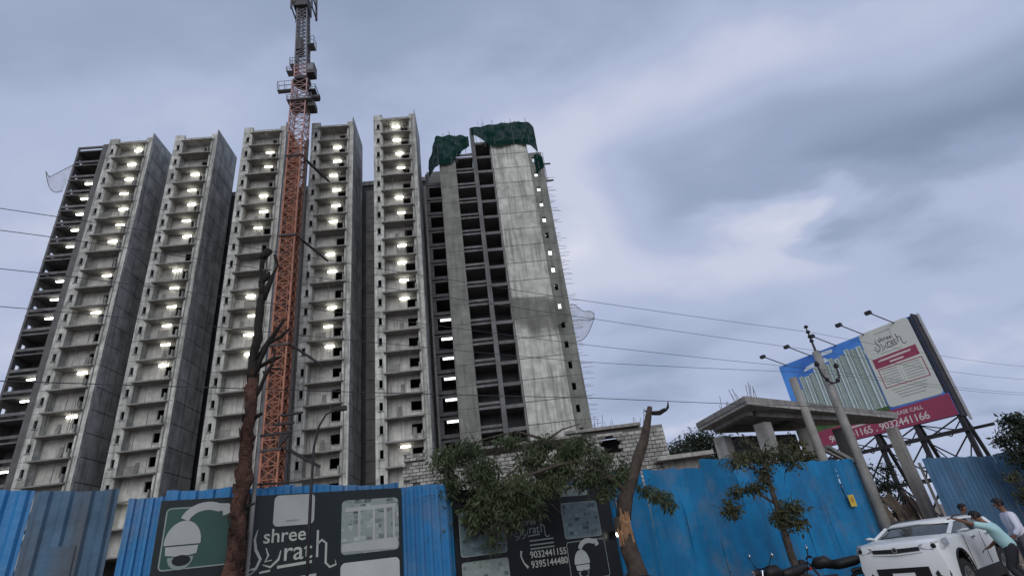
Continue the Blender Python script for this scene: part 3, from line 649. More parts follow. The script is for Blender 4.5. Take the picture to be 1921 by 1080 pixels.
# last leg turns away from the street
t = thing('site_fence', 'short leg of dull blue fence turning back at the right edge', 'fence', (21.7, 27.87, 0), FA - R(52))
for i in range(5): ob('sheet', corrugated(1.25, 0.05, 3.6 - 0.05 * i, 4, 0.04, 0.03, 120 + i), 'blue_grey', t, (i * 1.2, 0, 0))
y_ = thing('notice_plate', 'small yellow notice fixed to the blue fence', 'sign', FO, FA)
ob('plate', MB().box(12.52, 12.86, -0.16, -0.145, 2.10, 2.48), 'yellow', y_)
M['amber'] = mat('amber_print', (0.42, 0.22, 0.03), 0.6, 0.2, 6)
ob('mark', flat(arc(12.69, 2.31, 0.09, 0.10, 0, 330, 9), -0.161), 'amber', y_)

# dark advert board
def line_frame(x0, x1, z0, z1, y, w, m, parent, r=0.08):
    b = MB(); o = rounded(x0, x1, z0, z1, r); i = rounded(x0 + w, x1 - w, z0 + w, z1 - w, max(r - w, 0.01)); n = len(o)
    for k in range(n): b.quad((o[k][0], y, o[k][1]), (o[(k + 1) % n][0], y, o[(k + 1) % n][1]), (i[(k + 1) % n][0], y, i[(k + 1) % n][1]), (i[k][0], y, i[k][1]))
    return ob('frame_line', b, m, parent)
def dome_camera(x, z, s, y, m, parent, m2='green_print'):
    """print of a dome security camera on a curved arm"""
    b = MB(); ribbon(b, [(x + 1.05 * s, z + 0.70 * s), (x + 1.0 * s, z + 0.86 * s)] + arc(x + 0.62 * s, z + 0.55 * s, 0.45 * s, 0.36 * s, 60, 165, 10), [0.20 * s] * 2 + [0.18 * s] * 11, y); ob('camera_print', b, m, parent)
    ob('camera_print', flat([(x + 0.55 * s, z + 0.12 * s)] + arc(x + 0.20 * s, z + 0.16 * s, 0.36 * s, 0.46 * s, 0, 180, 16) + [(x - 0.15 * s, z + 0.12 * s)], y - 0.003), m, parent)
    ob('camera_print', flat([(x - 0.12 * s, z + 0.09 * s), (x - 0.10 * s, z - 0.08 * s), (x + 0.20 * s, z - 0.13 * s), (x + 0.50 * s, z - 0.08 * s), (x + 0.52 * s, z + 0.09 * s)], y - 0.002), m, parent)
    ob('camera_print', flat(arc(x + 0.20 * s, z - 0.13 * s, 0.25 * s, 0.26 * s, 180, 360, 14), y - 0.001), 'line_print', parent)
    ob('lens_print', flat(arc(x + 0.22 * s, z - 0.20 * s, 0.18 * s, 0.11 * s, 0, 350, 14), y - 0.009), 'board_black', parent)
def rath_logo(x, z, s, y, m, parent, tm=None):
    """lotus stroke mark with the two words"""
    b = MB()
    ribbon(b, [(x + 0.34 * s, z + 0.92 * s), (x + 0.29 * s, z + 0.72 * s), (x + 0.33 * s, z + 0.50 * s), (x + 0.44 * s, z + 0.30 * s), (x + 0.36 * s, z + 0.12 * s), (x + 0.16 * s, z + 0.10 * s), (x + 0.02 * s, z + 0.26 * s), (x + 0.10 * s, z + 0.30 * s)], [.01 * s, .05 * s, .06 * s, .06 * s, .055 * s, .05 * s, .04 * s, .015 * s], y)
    ribbon(b, [(x + 0.16 * s, z + 0.44 * s), (x + 0.15 * s, z + 0.32 * s), (x + 0.26 * s, z + 0.22 * s)], [.02 * s, .05 * s, .01 * s], y)
    ribbon(b, [(x + 0.86 * s, z + 0.44 * s), (x + 0.82 * s, z + 0.26 * s), (x + 0.66 * s, z + 0.12 * s), (x + 0.50 * s, z + 0.18 * s)], [.02 * s, .05 * s, .05 * s, .02 * s], y)
    ribbon(b, [(x + 0.54 * s, z + 0.52 * s), (x + 0.60 * s, z + 0.36 * s), (x + 0.54 * s, z + 0.24 * s), (x + 0.68 * s, z + 0.26 * s)], [.02 * s, .04 * s, .04 * s, .02 * s], y)
    ribbon(b, [(x + 0.10 * s, z - 0.02 * s), (x + 0.26 * s, z + 0.02 * s), (x + 0.36 * s, z + 0.09 * s)], [.05 * s, .03 * s, .01 * s], y)
    ribbon(b, [(x + 0.44 * s, z + 0.03 * s), (x + 0.66 * s, z + 0.05 * s)], .04 * s, y)
    ob('emblem', b, m, parent)
    lettering('shree', 0.42 * s, x + 0.46 * s, y - 0.003, z + 0.62 * s, m, parent, bold=0.004 * s)
    lettering('rat', 0.56 * s, x + 0.90 * s, y - 0.003, z + 0.22 * s, m, parent, bold=0.004 * s)
    b = MB(); ribbon(b, [(x + 1.66 * s, z + 0.80 * s), (x + 1.66 * s, z + 0.22 * s)], .05 * s, y); ribbon(b, [(x + 1.66 * s, z + 0.5 * s), (x + 1.76 * s, z + 0.58 * s), (x + 1.86 * s, z + 0.5 * s), (x + 1.86 * s, z + 0.08 * s), (x + 1.96 * s, z - 0.02 * s), (x + 2.1 * s, z + 0.02 * s), (x + 2.08 * s, z + 0.12 * s)], [.05 * s] * 5 + [.04 * s, .01 * s], y); ob('lettering', b, m, parent)
    b = MB(); ribbon(b, [(x + 0.80 * s, z + 0.10 * s), (x + 1.55 * s, z + 0.14 * s)], .06 * s, y); ob('underline', b, m, parent)
def lobby_print(name, seed, dark, mid, light):
    m = bpy.data.materials.new(name); m.use_nodes = True; N = m.node_tree.nodes; L = m.node_tree.links; p = N['Principled BSDF']; p.inputs['Roughness'].default_value = 0.4
    tc = N.new('ShaderNodeTexCoord'); mp = N.new('ShaderNodeMapping'); mp.inputs['Rotation'].default_value = (R(90), 0, 0); mp.inputs['Location'].default_value = (seed, seed * 2.3, 0); L.new(tc.outputs['Object'], mp.inputs[0])
    br = N.new('ShaderNodeTexBrick'); br.inputs['Scale'].default_value = 5.5; br.inputs['Brick Width'].default_value = 0.7; br.inputs['Row Height'].default_value = 0.55; br.offset = 0.37; br.squash = 1.7; br.inputs['Color1'].default_value = (*light, 1); br.inputs['Color2'].default_value = (*dark, 1); br.inputs['Mortar'].default_value = (*mid, 1); br.inputs['Mortar Size'].default_value = 0.06; L.new(mp.outputs[0], br.inputs[0])
    nz = N.new('ShaderNodeTexNoise'); nz.inputs['Scale'].default_value = 6; nz.inputs['Detail'].default_value = 3; L.new(mp.outputs[0], nz.inputs[0])
    mx = N.new('ShaderNodeMix'); mx.data_type = 'RGBA'; mr = N.new('ShaderNodeMapRange'); mr.inputs[1].default_value = .42; mr.inputs[2].default_value = .58; L.new(nz.outputs[0], mr.inputs[0]); L.new(mr.outputs[0], mx.inputs[0]); L.new(br.outputs[0], mx.inputs[6]); mx.inputs[7].default_value = (*mid, 1); L.new(mx.outputs[2], p.inputs['Base Color'])
    return m
M['lobby'] = lobby_print('lobby_picture_print', 1.3, (0.04, 0.06, 0.05), (0.22, 0.26, 0.24), (0.40, 0.43, 0.41))
M['skyline'] = lobby_print('skyline_picture_print', 4.1, (0.015, 0.025, 0.03), (0.10, 0.15, 0.17), (0.16, 0.22, 0.25))
A = thing('advert_board', 'dark green advert board with white camera picture and lotus logo lettering', 'advert board', FO, FA)
ob('panel', MB().box(-8.0, -3.60, -0.115, -0.075, 0.6, 3.56), 'board', A)
yf = -0.119
ob('picture', flat(rounded(-7.90, -6.72, 2.42, 3.43, 0.09), yf), 'green_print', A); line_frame(-7.90, -6.72, 2.42, 3.43, yf - 0.006, 0.022, 'line_print', A)
dome_camera(-7.74, 2.72, 0.78, yf - 0.008, 'grey_print', A)
ob('white_card', flat(rounded(-6.13, -5.38, 2.98, 3.54, 0.09), yf), 'grey_print', A)
b = MB(); ribbon(b, [(-5.9, 3.07), (-5.66, 3.075)], 0.022, yf - 0.006); ob('print_line', b, 'line_print', A)
rath_logo(-6.66, 2.20, 0.82, yf - 0.002, 'letter', A)
b = MB(); ribbon(b, [(-6.3, 2.03), (-5.3, 2.08)], 0.05, yf - 0.002); ribbon(b, [(-6.1, 1.92), (-5.4, 1.95)], 0.03, yf - 0.002); ob('print_line', b, 'letter', A)
ob('picture', flat(rounded(-4.85, -3.67, 2.36, 3.37, 0.09), yf), 'lobby', A)
ob('picture_floor', flat([(-4.83, 2.42), (-3.70, 2.38), (-3.70, 2.60), (-4.83, 2.56)], yf - 0.005), 'grey_print', A)
for x in (-4.52, -4.22, -3.98, -3.80): ob('picture_column', flat([(x, 2.58), (x + 0.05, 2.58), (x + 0.05, 3.20), (x, 3.20)], yf - 0.006), 'grey_print', A)
ob('picture_ceiling', flat([(-4.78, 3.14), (-3.72, 3.18), (-3.72, 3.26), (-4.78, 3.22)], yf - 0.007), 'grey_print', A)
ob('picture', flat(rounded(-4.85, -3.67, 1.2, 2.22, 0.09), yf), 'pale_print', A)
Bd = thing('advert_board', 'black advert board with phone numbers, half hidden by fallen foliage', 'advert board', FO, FA)
ob('panel', MB().box(-2.42, 2.02, -0.115, -0.07, 0.6, 3.44), 'board_black', Bd)
ob('picture', flat(rounded(-2.3, -1.15, 2.05, 2.95, 0.06), yf), 'skyline', Bd); line_frame(-2.3, -1.15, 2.05, 2.95, yf - .006, 0.02, 'line_print', Bd)
ob('picture', flat(rounded(-2.3, -1.15, 1.1, 1.95, 0.06), yf), 'lobby', Bd); line_frame(-2.3, -1.15, 1.1, 1.95, yf - .006, 0.02, 'line_print', Bd)
ob('picture', flat(rounded(0.46, 1.58, 2.16, 2.98, 0.05), yf), 'skyline', Bd); line_frame(0.46, 1.58, 2.16, 2.98, yf - .006, 0.02, 'line_print', Bd)
line_frame(0.46, 1.62, 1.25, 2.10, yf - .006, 0.02, 'line_print', Bd); dome_camera(0.72, 1.52, 0.62, yf - 0.004, 'pale_print', Bd, 'board_black')
ob('white_card', flat(rounded(0.5, 1.35, 3.13, 3.40, 0.05), yf), 'line_print', Bd)
lettering('9032441155', 0.205, -0.58, yf - .004, 1.86, 'letter', Bd, bold=0.003); lettering('9395144480', 0.205, -0.58, yf - .004, 1.66, 'letter', Bd, bold=0.003)
b = MB(); ribbon(b, [(-0.80, 2.04), (-0.82, 1.93), (-0.76, 1.78), (-0.66, 1.68)], [.06, .035, .035, .06], yf - .004); ob('handset_mark', b, 'letter', Bd)
rath_logo(-0.95, 2.28, 0.46, yf - .003, 'line_print', Bd)
b = MB()
for z in (2.22, 2.13, 2.05): ribbon(b, [(-0.55, z), (0.12, z + .005)], 0.03, yf - .004)
ob('print_line', b, 'line_print', Bd)
wl = thing('wall_light', 'small lit lamp at the right end of the black board', 'lamp', FO, FA)
ob('bracket', MB().box(1.90, 1.96, -0.24, -0.12, 2.16, 2.20).box(1.87, 1.99, -0.30, -0.22, 2.06, 2.22), 'black', wl)
M['bulb'] = mat('lit_bulb', (0.9, 0.9, 0.8), 0.3, 0.02, emit=((1.0, 0.95, 0.8), 12.0))
bm = bmesh.new(); bmesh.ops.create_uvsphere(bm, u_segments=12, v_segments=8, radius=0.065); me = bpy.data.meshes.new('bulb'); bm.to_mesh(me); bm.free()
ob('bulb', me, 'bulb', wl, (1.93, -0.34, 2.13))

# ================================================================ billboard
M['bb_blue'] = mat('billboard_sky_print', (0.035, 0.13, 0.52), 0.4, 0.2, 0.35, c2=(0.09, 0.30, 0.75))
M['bb_cloud'] = mat('billboard_cloud_print', (0.62, 0.72, 0.80), 0.4, 0.1, 1.5)
M['bb_pale'] = mat('billboard_pale_print', (0.60, 0.62, 0.56), 0.4, 0.05, 1.0)
M['bb_red'] = mat('billboard_red_print', (0.30, 0.050, 0.100), 0.4, 0.08, 1.0)
M['bb_text'] = mat('billboard_text_print', (0.62, 0.55, 0.54), 0.5, 0.05, 1.0)
M['bb_ink'] = mat('billboard_ink', (0.10, 0.09, 0.09), 0.5, 0.1, 1.0)
M['bb_line'] = mat('billboard_fine_print', (0.33, 0.34, 0.31), 0.5, 0.1, 1.0)
M['bb_tower'] = mat('billboard_tower_print', (0.42, 0.50, 0.44), 0.4, 0.10, 2.0)
M['bb_tower2'] = mat('billboard_tower_shade', (0.17, 0.23, 0.20), 0.4, 0.2, 2.0)
M['bb_frame'] = mat('billboard_frame', (0.42, 0.43, 0.45), 0.5, 0.15, 1.0)
M['steel'] = mat('dark_steel', (0.028, 0.026, 0.030), 0.6, 0.3, 2.0)
BR = math.atan2(-7.48, 4.95)
B = thing('billboard', 'big billboard with blue tower picture, white panel and red phone strip', 'billboard', (18.17, 37.93, 0), BR)
BW, BZ0, BZ1 = 8.97, 5.95, 11.82
ob('backing', MB().box(0, BW, 0, 0.35, BZ0, BZ1), 'steel', B)
ob('face', flat([(0, BZ0), (BW, BZ0), (BW, BZ1), (0, BZ1)], -0.004, 0.02), 'bb_blue', B)
ob('edge_frame', MB().box(BW + 0.01, BW + 0.10, -0.03, 0.62, BZ0 - 0.1, BZ1 + .1), 'steel', B)
for yy in (.55, .72): ob('edge_rail', MB().box(BW + 0.12, BW + 0.19, yy, yy + .06, BZ0 - 0.3, BZ1 + .15), 'bb_frame', B)
ob('dark_margin', flat([(8.79, 7.16), (BW - .01, 7.16), (BW - .01, BZ1 - .02), (8.79, BZ1 - .02)], -0.026, .002), 'steel', B)
y1 = -0.025
for pts in ([(1.6, 10.9), (2.6, 10.95), (3.6, 11.0), (3.3, 11.3), (2.5, 11.25), (1.9, 11.15)], [(2.9, 11.45), (3.9, 11.45), (4.0, 11.65), (3.3, 11.72)], [(4.2, 10.7), (5.8, 10.6), (5.8, 10.9), (4.6, 10.95)]): ob('cloud', flat(pts, y1, .003), 'bb_cloud', B)
rnd = random.Random(5)
for i in range(13):                                                       # towers in the picture, taller towards the middle
    x = 0.75 + i * 0.385; h = 10.35 + 0.9 * (i / 12) ** 0.8 + (0.18 if i % 3 == 1 else 0) - (0.5 if i == 0 else 0); w = 0.31
    o = ob('tower_picture', flat([(x, 7.0), (x + w, 7.0), (x + w, h), (x, h)], y1 - 0.004 - 0.0015 * (i % 2), .003), 'bb_tower', B)
    b = MB(); ribbon(b, [(x + .05, 7.0), (x + .05, h - .05)], .07, y1 - .0075, .001); ribbon(b, [(x + .275, 7.0), (x + .275, h - .03)], .045, y1 - .0075, .001); ob('highlight_picture', b, 'bb_cloud', o)
    b = MB(); n = int((h - 7.1) / 0.11)
    for k in range(n): ribbon(b, [(x + 0.12, 7.12 + k * 0.11), (x + 0.25, 7.12 + k * 0.11)], 0.055, y1 - 0.0085, .001)
    b.quad((x + w, y1 - .0075, 7.0), (x + w + 0.075, y1 - .0075, 7.0), (x + w + 0.075, y1 - .0075, h - .12), (x + w, y1 - .0075, h - .05)); ob('windows_picture', b, 'bb_tower2', o)
ob('garden_picture', flat([(0.3, 6.95), (5.8, 6.95), (5.8, 7.35), (3, 7.25), (0.3, 7.4)], y1 - .012, .002), mat('billboard_garden', (0.06, 0.12, 0.04), 0.5, 0.4, 4), B)
ob('white_panel', flat(rounded(5.82, 8.78, 7.2, 11.86, 0.22), y1 - .016, .003), 'bb_pale', B)
y2 = y1 - 0.021
rath_logo(6.35, 10.45, 0.88, y2, 'bb_ink', B)
b = MB()
for x0, x1, z, w in ((6.7, 7.6, 11.55, .05), (6.6, 7.9, 10.32, .04)): ribbon(b, [(x0, z), (x1, z)], w, y2, .001)
ribbon(b, [(7.62, 11.6), (7.62, 10.8)], .03, y2, .001); ob('print_line', b, 'bb_line', B)
ob('red_strip', flat([(6.0, 9.52), (8.55, 9.60), (8.55, 10.20), (6.0, 10.12)], y2, .002), 'bb_red', B)
b = MB(); ribbon(b, [(6.3, 9.93), (8.2, 10.0)], .11, y2 - .003, .001); ribbon(b, [(6.9, 9.72), (7.7, 9.74)], .10, y2 - .003, .001); ob('print_line', b, 'bb_text', B)
line_frame(6.06, 8.58, 8.30, 9.46, y2 - .002, .05, 'bb_red', B, 0.03)
b = MB()
for k in range(6):
    ribbon(b, [(6.2, 9.3 - k * .16), (7.15, 9.3 - k * .16)], .05, y2, .001); ribbon(b, [(7.4, 9.3 - k * .16), (8.4, 9.3 - k * .16)], .05, y2, .001)
for k in range(4): ribbon(b, [(6.35 + .1 * k, 8.12 - k * .17), (8.3 - .1 * k, 8.12 - k * .17)], .05, y2, .001)
ribbon(b, [(7.27, 9.35), (7.27, 8.4)], .02, y2, .001); ob('print_line', b, 'bb_line', B)
ob('red_strip', flat([(0.02, BZ0 + .01), (BW - .02, BZ0 + .01), (BW - .02, 7.14), (0.02, 6.93)], y2, .003), 'bb_red', B)
lettering('9032441165 . 9032441166', 0.58, 1.62, y2 - .006, 6.12, 'bb_text', B, bold=0.008, space=0.96)
lettering('PLEASE CALL', 0.30, 5.75, y2 - .006, 6.70, 'bb_text', B, bold=0.004)
b = MB(); ribbon(b, [(2.9, 6.68), (5.5, 6.74)], .10, y2 - .004, .001); ob('print_line', b, 'bb_text', B)
for i, u in enumerate((0.6, 2.5, 4.35, 6.2, 8.05)):                       # flood lamps on arms
    ar = ob('lamp_arm', MB().tube((u, 0.1, BZ1 - .1), (u - 0.35, -1.75, BZ1 + 0.55), 0.035, n=5), 'steel', B)
    ob('flood_lamp', MB().box(u - 0.55, u - 0.22, -1.95, -1.72, BZ1 + 0.46, BZ1 + 0.66), 'steel', ar)
for u in (0.4, 2.4, 4.4, 6.65, 8.9):
    ob('leg', MB().box(u - .11, u + .11, 0.02, 0.24, 0, BZ0), 'steel', B); ob('leg', MB().bar((u, 2.4, 0), (u, 0.2, BZ0 + 1), .16), 'steel', B)
for z in (5.05, 2.9): ob('girt', MB().box(0.1, BW + 0.3, -0.10, 0.015, z, z + .22), 'steel', B); ob('girt', MB().box(0.1, BW + .9, 1.0, 1.12, z + .1, z + .25), 'steel', B)
lg = (0.4, 2.4, 4.4, 6.65, 8.9)
for a, c in zip(lg, lg[1:]):
    for z0, z1 in ((0.1, 2.9), (2.9, 5.05), (5.05, BZ0)):
        ob('brace', MB().bar((a, .3, z0), (c, .3, z1), .07), 'steel', B); ob('brace', MB().bar((c, .34, z0), (a, .34, z1), .06), 'steel', B)
        m_ = (a + c) / 2; ob('brace', MB().bar((m_, .9, z0), (a, .5, z1), .05), 'steel', B); ob('brace', MB().bar((m_, .95, z0), (c, .55, z1), .05), 'steel', B)

# ================================================================ unfinished gate portico
G = thing('gate_portico', 'unfinished concrete gate canopy on square columns beside the billboard', 'gate', (7.55, 18.95, 0), 0)
Q = [Vector(p) for p in ((0, 0), (10.15, 8.15), (9.75, 9.0), (-0.75, 3.9))]   # slab outline on plan
def slab(z0, z1, inset=0.0):
    c = sum(Q, Vector((0, 0))) / 4; q = [p + (c - p).normalized() * inset for p in Q]; b = MB(); n = 4
    b.poly([(*p, z1) for p in q]); b.poly([(*p, z0) for p in reversed(q)])
    for i in range(n): b.quad((*q[i], z0), (*q[(i + 1) % n], z0), (*q[(i + 1) % n], z1), (*q[i], z1))
    return b
ob('canopy_slab', slab(5.80, 5.99), 'gate', G)
ob('canopy_edge', slab(5.69, 5.797, 0.04), 'gate_pale', G)
def at(u, v):
    return Q[0].lerp(Q[1], u).lerp(Q[3].lerp(Q[2], u), v)
def beam(u0, v0, u1, v1, w, z0, z1):
    p, q = at(u0, v0), at(u1, v1); d = (q - p).normalized(); n = Vector((-d.y, d.x)) * w / 2; b = MB(); c = [p + n, p - n, q - n, q + n]
    b.poly([(*x, z1) for x in c]); b.poly([(*x, z0) for x in reversed(c)])
    for i in range(4): b.quad((*c[i], z0), (*c[(i + 1) % 4], z0), (*c[(i + 1) % 4], z1), (*c[i], z1))
    return b
for a in ((.08, .22, .55, .22), (.06, .86, .5, .86)): ob('beam', beam(*a, .35, 5.48, 5.688), 'gate', G)
for u in (.05, .35): ob('beam', beam(u, .17, u, .84, .3, 5.50, 5.686), 'gate', G)
for u, v, w, m in ((.12, .24, .46, 'gate_pale'), (.07, .86, .5, 'gate_pale'), (.40, .45, .5, 'gate_pale'), (.60, .42, .42, 'dark'), (.955, .30, .42, 'gate')):
    p = at(u, v); b = MB().box(-w / 2, w / 2, -w / 2, w / 2, 0, 5.28); ob('column', b, m, G, (p.x, p.y, 0), (0, 0, R(38)))
rnd = random.Random(9)
for i in range(16):
    p = at(rnd.choice((.05, .06, .08, .02)) + rnd.uniform(0, .05), rnd.uniform(.05, .9)); ob('rebar', MB().tube((p.x, p.y, 6.0), (p.x + rnd.uniform(-.15, .15), p.y, 6.3 + rnd.uniform(0, .5)), 0.011, n=4), 'rebar', G)
ob('back_wall', beam(.10, .90, .44, .90, .2, 0, 5.30), 'dark', G); ob('back_wall', beam(.16, .62, .36, .62, .15, 3.0, 4.6), 'gate', G)
for v in (.2, .5): # props and boards left under the canopy
    p, q = at(.42, v), at(.60, v); ob('scaffold_board', MB().bar((p.x, p.y, 4.2 + v), (q.x, q.y, 3.4 + v), .14), 'gate', G)
# light brown boards and props heaped in the gate opening
M['board_brown'] = mat('old_formwork_board', (0.135, 0.105, 0.080), 0.95, 0.4, 2.5, 0.4, bump=0.4, rnd=0.25)
S = thing('board_heap', 'brown heap of leaning formwork boards and poles in the gate opening', 'boards', (15.6, 26.2, 0), FA)
for i in range(30):
    x = rnd.uniform(-3.0, 3.4); w = rnd.uniform(.15, .5); h = rnd.uniform(1.4, 2.9); b = MB().box(-w / 2, w / 2, -.03, .03, 0, h)
    ob('board', b, 'board_brown', S, (x, rnd.uniform(-.3, .7), 0.02), (R(-rnd.uniform(6, 22)), R(rnd.uniform(-22, 22)), R(rnd.uniform(-20, 20))))

# ================================================================ poles and cables
def utility_pole(label, x, y, h, r0, r1, top=True):
    t = thing('utility_pole', label, 'pole', (x, y, 0)); ob('shaft', MB().path([(0, 0, 0), (0, 0, h * .5), (0, 0, h)], [r0, (r0 + r1) / 2, r1], 8).mesh('shaft', smooth=True), 'pole', t)
    return t
p2 = utility_pole('leaning-looking concrete utility pole with brackets standing in the gate gap', 12.0, 21.55, 7.95, 0.21, 0.15)
ob('spike', MB().path([(0, 0, 7.9), (0, 0, 8.7), (-.02, 0, 9.05)], [.05, .035, .02], 6), 'steel', p2)
for z in (8.35, 8.55, 8.75, 8.98): ob('insulator', MB().lathe([(0.0, 0), (.075, .02), (.085, .07), (.05, .13), (0, .14)], 10, (0, 0, z), 'z'), 'black', p2)
for sgn in (-1, 1):                                              # curved bracket with insulators
    ob('bracket', MB().path([(0, -.16, 6.55), (.32 * sgn, -.2, 6.6), (.58 * sgn, -.2, 6.85), (.66 * sgn, -.2, 7.25)], .035, 6), 'steel', p2, rot=(0, 0, FA))
    ob('insulator', MB().lathe([(0.0, 0), (.09, .02), (.10, .10), (.05, .2), (0, .22)], 10, (0.66 * sgn, -.2, 7.2), 'z'), 'black', p2, rot=(0, 0, FA))
    ob('insulator', MB().lathe([(0.0, 0), (.07, .02), (.08, .10), (.05, .16), (0, .18)], 10, (0.36 * sgn, -.2, 6.58), 'z'), 'black', p2, rot=(0, 0, FA))
utility_pole('shorter square-cut concrete pole in front of the canopy, no brackets', 10.6, 21.35, 6.95, 0.19, 0.16)
p3 = thing('steel_post', 'slim grey steel post beside the rust-brown trunk', 'post', (-5.36, 10.45, 0)); ob('shaft', MB().tube((0, 0, 0), (0.02, 0, 5.95), 0.045, 0.04, 8), 'post', p3); ob('cap', MB().lathe([(0, .05), (.06, .03), (.06, 0)], 8, (0.02, 0, 5.95), 'z'), 'post', p3)
for x0, x1, z in ((.0, .66, 4.62), (.30, .70, 4.80), (.42, .86, 4.98)): ob('crossarm', MB().box(x0, x1, -.03, .03, z, z + .04), 'steel', p3)
ob('brace', MB().poly_prism([(.42, 4.60), (.64, 4.60), (.42, 4.36)], -.02, .02), 'steel', p3)
p4 = thing('street_lamp', 'thin dark lamp post with a curved arm in front of the advert board', 'street lamp', (-4.38, 10.75, 0)); ob('post', MB().path([(0, 0, 0), (0, 0, 3.4), (0.02, 0, 4.35), (0.10, 0, 4.75), (0.24, 0, 4.98), (0.42, 0, 5.06)], [.034, .03, .026, .022, .018, .016], 7).mesh('post', smooth=True), 'steel', p4); ob('lamp_head', MB().box(.40, .66, -.06, .06, 5.02, 5.10), 'black', p4)
ob('bracket', MB().bar((-1.1, 0, 3.78), (0.02, 0, 3.70), .035), 'black', p4)
cr = Vector((math.cos(FA), math.sin(FA), 0)); cn = Vector((math.sin(FA), -math.cos(FA), 0))
def fpt(s, off, z): q = Vector(FO) + cr * s + cn * off; return Vector((q.x, q.y, z))
names = ['topmost', 'second', 'third', 'fourth', 'lowest']
for i, (za, zb, zc, off) in enumerate(((9.0, 8.86, 8.75, .30), (8.5, 8.25, 7.9, .34), (7.72, 7.36, 7.1, .30), (6.98, 6.82, 6.98, .28), (5.62, 5.76, 5.6, .26))):
    pts = []; n = 26
    for k in range(n + 1):
        f = k / n; s = -26 + (14.0 + 26) * f; z = (za if s < -10 else za + (zb - za) * (s + 10) / 12 if s < 2 else zb + (zc - zb) * (s - 2) / 12) - 0.10 * math.sin(math.pi * max(0, min(1, (s + 10) / 24))); pts.append(fpt(s, off, z))
    if i < 4:
        for k in range(1, 15): pts.append(fpt(14 + k * 2.6, off, zc - 0.5 * math.sin(math.pi * k / 14) + 0.02 * k))
    ob('power_cable', MB().path(pts, 0.0075 if i != 4 else 0.010, 5), 'wire', None, label='%s of the power cables strung along the fence' % names[i], cat='cable', group='power cables above the fence')

# ================================================================ low masonry behind the fence
def block_wall(t, x0, x1, z0, z1, y, bw, bh, seed, holes=(), m='block', drop=0.0, tilt=0.0):
    rnd = random.Random(seed); me = MB().box(0.01, bw - 0.025, 0, 0.2, 0.01, bh - 0.03).mesh('block'); me2 = MB().box(0.01, bw / 2 - 0.025, 0, 0.2, 0.01, bh - 0.03).mesh('block')
    r = 0; z = z0
    while z + bh <= z1 + 1e-6:
        x = x0 - (bw / 2 if r % 2 else 0)
        while x < x1 - 0.05:
            a, c = max(x, x0), min(x + bw, x1); half = (c - a) < bw * 0.75; xm = (a + c) / 2
            if not any(h[0] < xm < h[1] and h[2] < z + bh / 2 < h[3] for h in holes) and rnd.random() > drop * (1 if z > z1 - 3 * bh else .1):
                ob('block', me2 if half else me, m, t, (a, y + rnd.uniform(-.02, .02), z + tilt * (a - x0)), (0, 0, rnd.uniform(-.02, .02)))
            x += bw
        z += bh; r += 1
Lb = thing('masonry_building', 'low unplastered block building with one dark window behind the broken tree', 'building', (2.2, 34.0, 0), R(3))
ob('inner_wall', MB().holed([0, 1.95, 3.15, 6.0], [0, 7.0, 8.0, 8.35], {(1, 1)}, 0.22, 0.4), 'mortar', Lb)
ob('inner_wall', MB().box(0, 6.0, 3.0, 3.2, 0, 8.3).box(5.8, 6.0, .4, 3.0, 0, 8.3).box(0, .2, .4, 3.0, 0, 8.3), 'mortar', Lb)
block_wall(Lb, 0, 6.0, 4.6, 8.35, 0, 0.46, 0.235, 3, holes=((1.95, 3.15, 7.0, 8.0),), drop=0.10)
ob('roof_slab', MB().box(-.1, 4.6, -.15, 3.3, 8.40, 8.58), 'gate', Lb)
ob('lintel', MB().box(1.75, 3.35, -.04, .2, 8.01, 8.16), 'gate_pale', Lb)
ob('ledge_slab', MB().box(4.9, 8.3, -1.0, 2.0, 6.05, 6.28), 'gate_pale', Lb); ob('ledge_wall', MB().box(5.4, 7.8, -.2, 1.9, 0, 6.04), 'gate', Lb)
rnd = random.Random(4)
for i in range(26):
    x = rnd.uniform(0.2, 5.9); ob('rebar', MB().tube((x, rnd.uniform(.1, 2.8), 8.3), (x + rnd.uniform(-.1, .1), 1, 8.9 + rnd.uniform(0, .8)), .014, n=4), 'rebar', Lb)
Sb = thing('masonry_building', 'half-built pale block wall at the foot of the right balcony tower', 'building', (-8.2, 34.0, 0), R(2))
ob('inner_wall', MB().box(0, 2.55, .22, .6, 0, 8.0).box(0.1, 1.3, .22, .5, 8.0, 8.55), 'mortar', Sb)
block_wall(Sb, 0, 2.55, 5.2, 8.1, 0, 0.42, 0.2, 8, drop=.25); block_wall(Sb, 0.05, 1.4, 8.1, 8.7, 0, 0.42, 0.2, 12, drop=.2)
Sc = thing('masonry_building', 'short run of pale blocks seen through the fallen foliage', 'building', (-4.9, 33.0, 0), R(2))
ob('inner_wall', MB().box(0, 4.3, .22, .5, 0, 7.6), 'mortar', Sc); block_wall(Sc, 0, 4.3, 5.0, 7.8, 0, 0.44, 0.22, 18, drop=.2)
ob('shed_roof', MB().box(-1.5, 8.0, 0.6, 4.0, 8.15, 8.3), 'gate', Sc)

